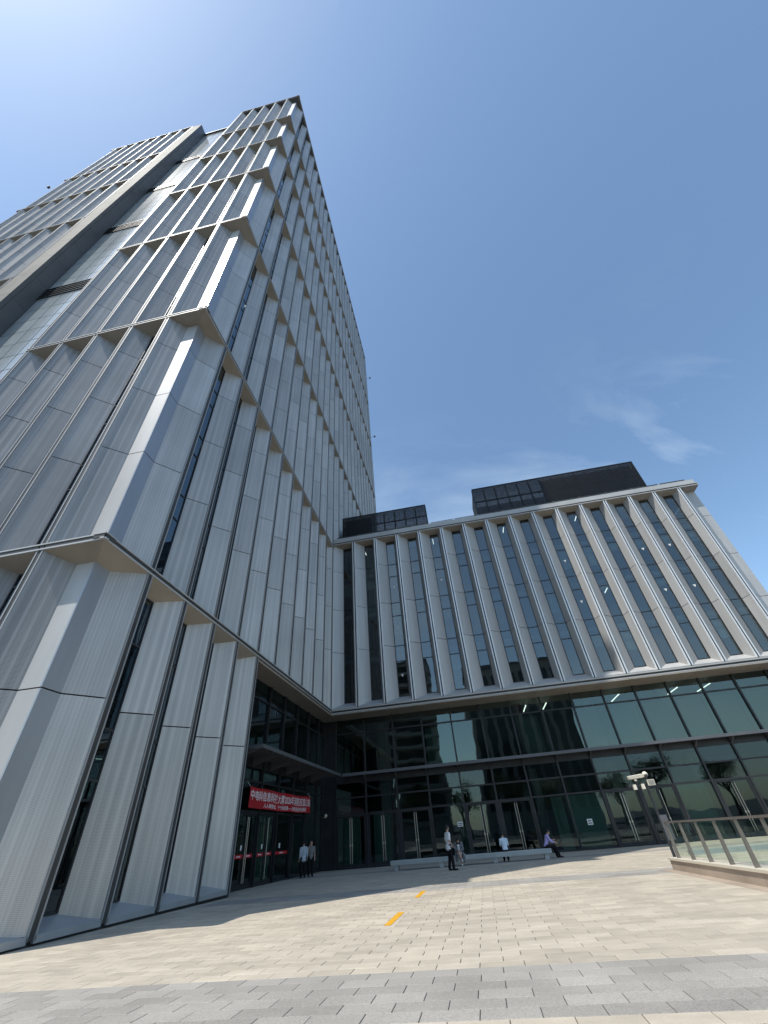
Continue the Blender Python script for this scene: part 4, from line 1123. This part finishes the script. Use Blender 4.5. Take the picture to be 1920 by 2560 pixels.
# seated man at the bench end, side view, phone in hand
J = sit(.455, .16); J['head'] = (0, .30, 1.17); J['neck'] = (0, .22, 1.05); J['face'] = (0, .85, -.45)
J['elR'] = (.21, .28, .76); J['wrR'] = (.14, .52, .68); J['elL'] = (-.21, .25, .78); J['wrL'] = (-.10, .47, .80)
J['knR'] = (.10, .46, .52); J['anR'] = (.11, .62, .085); J['toeR'] = (.12, .80, .035); J['knL'] = (-.10, .45, .50); J['anL'] = (-.11, .52, .085); J['toeL'] = (-.12, .70, .035)
hd = R(-84)
rp_, Mp_ = person('person in lavender shirt and black trousers sitting at the bench end with phone', (3.40, by_ + .28, gz(31.9)), hd, J, dict(top=C_LAV, bottom=C_BLACK, shoe=SHOEB, sleeve=1.75))
ph = Mp_ @ Vector((-.06, .60, .87))
pr = empty('phone', ph, 'dark phone held by the person in the lavender shirt', 'phone', rz=hd); pr.rotation_euler = (R(-35), 0, hd)
k = MB(); k.box(-.038, .038, -.005, .005, -.075, .075); o = k.build('phone_body', CAMB); o.parent = pr
k = MB(); k.box(-.034, .034, -.0065, -.0052, -.070, .070); o = k.build('screen', OPPW); o.parent = pr
# folder beside the woman
fo = empty('paper_folder', (-1.24, by_ - .02, gz(31.5) + .38), 'white paper folder leaning beside the seated person in grey', 'folder'); fo.rotation_euler = (R(12), R(-32), R(10))
k = MB(); k.box(-.03, -.012, -.02, .01, -.11, .17); o = k.build('cover', PAPER); o.parent = fo
k = MB(); k.box(-.0115, .0, -.018, .008, -.105, .165); o = k.build('sheets', WHITET); o.parent = fo
# two people at the tower entrance
J = stand(); J['face'] = (.3, 1, -.2); J['head'] = (0, .06, 1.625); J['wrR'] = (.25, .10, .88)
person('person in pale blue-grey shirt and black trousers with back turned by the entrance', (-11.30, 31.75, gz(31.7)), R(35), J, dict(top=C_PALE, bottom=C_BLACK, shoe=SHOEB, sleeve=1.8, hem=(.06, .14), flare=.012))
J = stand(); J['elR'] = (.27, .10, 1.16); J['wrR'] = (.12, .15, 1.50); J['curlR'] = (-1, .3, .2); J['face'] = (.35, 1, 0)
person('person in grey T-shirt with a hand raised to the face by the entrance', (-11.02, 32.35, gz(32.3)), R(205), J, dict(top=C_GREYT, bottom=C_BLACK, shoe=SHOEB, sleeve=.6, hem=(.06,)))

# ------------------------------------------------------------------ what the glass mirrors: trees and buildings behind the camera
def tree_mesh(seed, h, rad):
    rnd = random.Random(seed); t = MB()
    pts = [Vector((0, 0, 0)), Vector((.1, .05, h * .25)), Vector((.02, .1, h * .5))]
    rs = [h * .032, h * .025, h * .017]
    for i in range(2): t.tube(pts[i], pts[i + 1], rs[i], rs[i + 1], 9)
    tips = []
    for i in range(9):
        a = i * 2.4; e = Vector((math.cos(a) * rad * .6, math.sin(a) * rad * .6, h * rnd.uniform(.55, .88)))
        t.tube(pts[1].lerp(pts[2], rnd.uniform(.3, 1)), e, h * .012, h * .004, 6); tips.append(e)
    t.tube(pts[2], (0, 0, h * .9), rs[2], .02, 6)
    L = MB()
    cl = [e + Vector((rnd.gauss(0, .3), rnd.gauss(0, .3), rnd.gauss(0, .3))) for e in tips] + [Vector((rnd.uniform(-.6, .6) * rad, rnd.uniform(-.6, .6) * rad, h * rnd.uniform(.5, .95))) for _ in range(14)]
    for i in range(3200):
        c = rnd.choice(cl); v = Vector((rnd.gauss(0, 1), rnd.gauss(0, 1), rnd.gauss(0, .8))) * rad * .17
        p = c + v; a = Vector((rnd.uniform(-1, 1), rnd.uniform(-1, 1), rnd.uniform(-.5, .5))).normalized(); b = a.orthogonal().normalized(); s = rnd.uniform(.10, .19)
        L.add([p - a * s, p + b * s * .5, p + a * s, p - b * s * .5], [(0, 1, 2, 3)])
    tm = t.mesh('trunk'); tm.materials.append(BARK)
    lm = bpy.data.meshes.new('crown'); lm.from_pydata(L.v, [], L.f); lm.materials.append(LEAF)
    return tm, lm
T = [tree_mesh(i, 8.5 + i, 3.2 + .3 * i) for i in range(2)]
tl = ['first', 'second', 'third', 'fourth', 'fifth', 'sixth', 'seventh', 'eighth']
for i, (x, y, s) in enumerate(((-12, -17, 1.0), (-3, -21, .9), (6, -18, 1.05), (14, -22, .95), (24, -17, .9), (33, -23, 1.15), (43, -19, 1.0))):
    r = empty('tree', (x, y, gz(y)), 'broadleaf tree mirrored in the ground-floor glass, %s of the row from the tower side' % tl[i], 'tree', 'trees mirrored in the glass', rz=i * 1.3)
    r.scale = (s, s, s)
    for nm, me in zip(('trunk', 'crown'), T[i % 2]):
        o = bpy.data.objects.new(nm, me); COL.objects.link(o); o.parent = r
def block(x0, x1, y0, y1, h, fins, lab):
    r = empty('building', ((x0 + x1) / 2, (y0 + y1) / 2, gz(y1)), lab, 'building')
    k = MB(); k.box(x0, x1, y0, y1, gz(y1) - .5, h); k.build('wall', OPP, r)
    n = int((x1 - x0) / 3)
    if fins:
        for i in range(n):
            k = MB(); a = x0 + (x1 - x0) * (i + .3) / n; b = x0 + (x1 - x0) * (i + .95) / n
            k.box(a, b, y1 - .1, y1 + .06, 5, h - 2); k.build('window', OPPW, r)
    else:
        for j in range(int(h / 3.3) - 1):
            k = MB(); k.box(x0 - .9, x1 + .9, y1 - 2, y1 + 1.2, 3.3 * j + 4.0, 3.3 * j + 4.9); k.build('balcony', OPP, r)
            k = MB(); k.box(x0 + .8, x1 - .8, y1 - .1, y1 + .06, 3.3 * j + 4.95, 3.3 * j + 7.0); k.build('window', OPPW, r)
    k = MB(); k.box(x0 - .3, x1 + .3, y0, y1 + .3, h, h + .8); k.build('roof', GREYP, r)
block(2, 30, -75, -55, 40, True, 'opposite office block with vertical window strips mirrored in the dark glazing')
block(-22, -8, -72, -56, 44, False, 'opposite block with stacked balconies mirrored in the dark glazing')
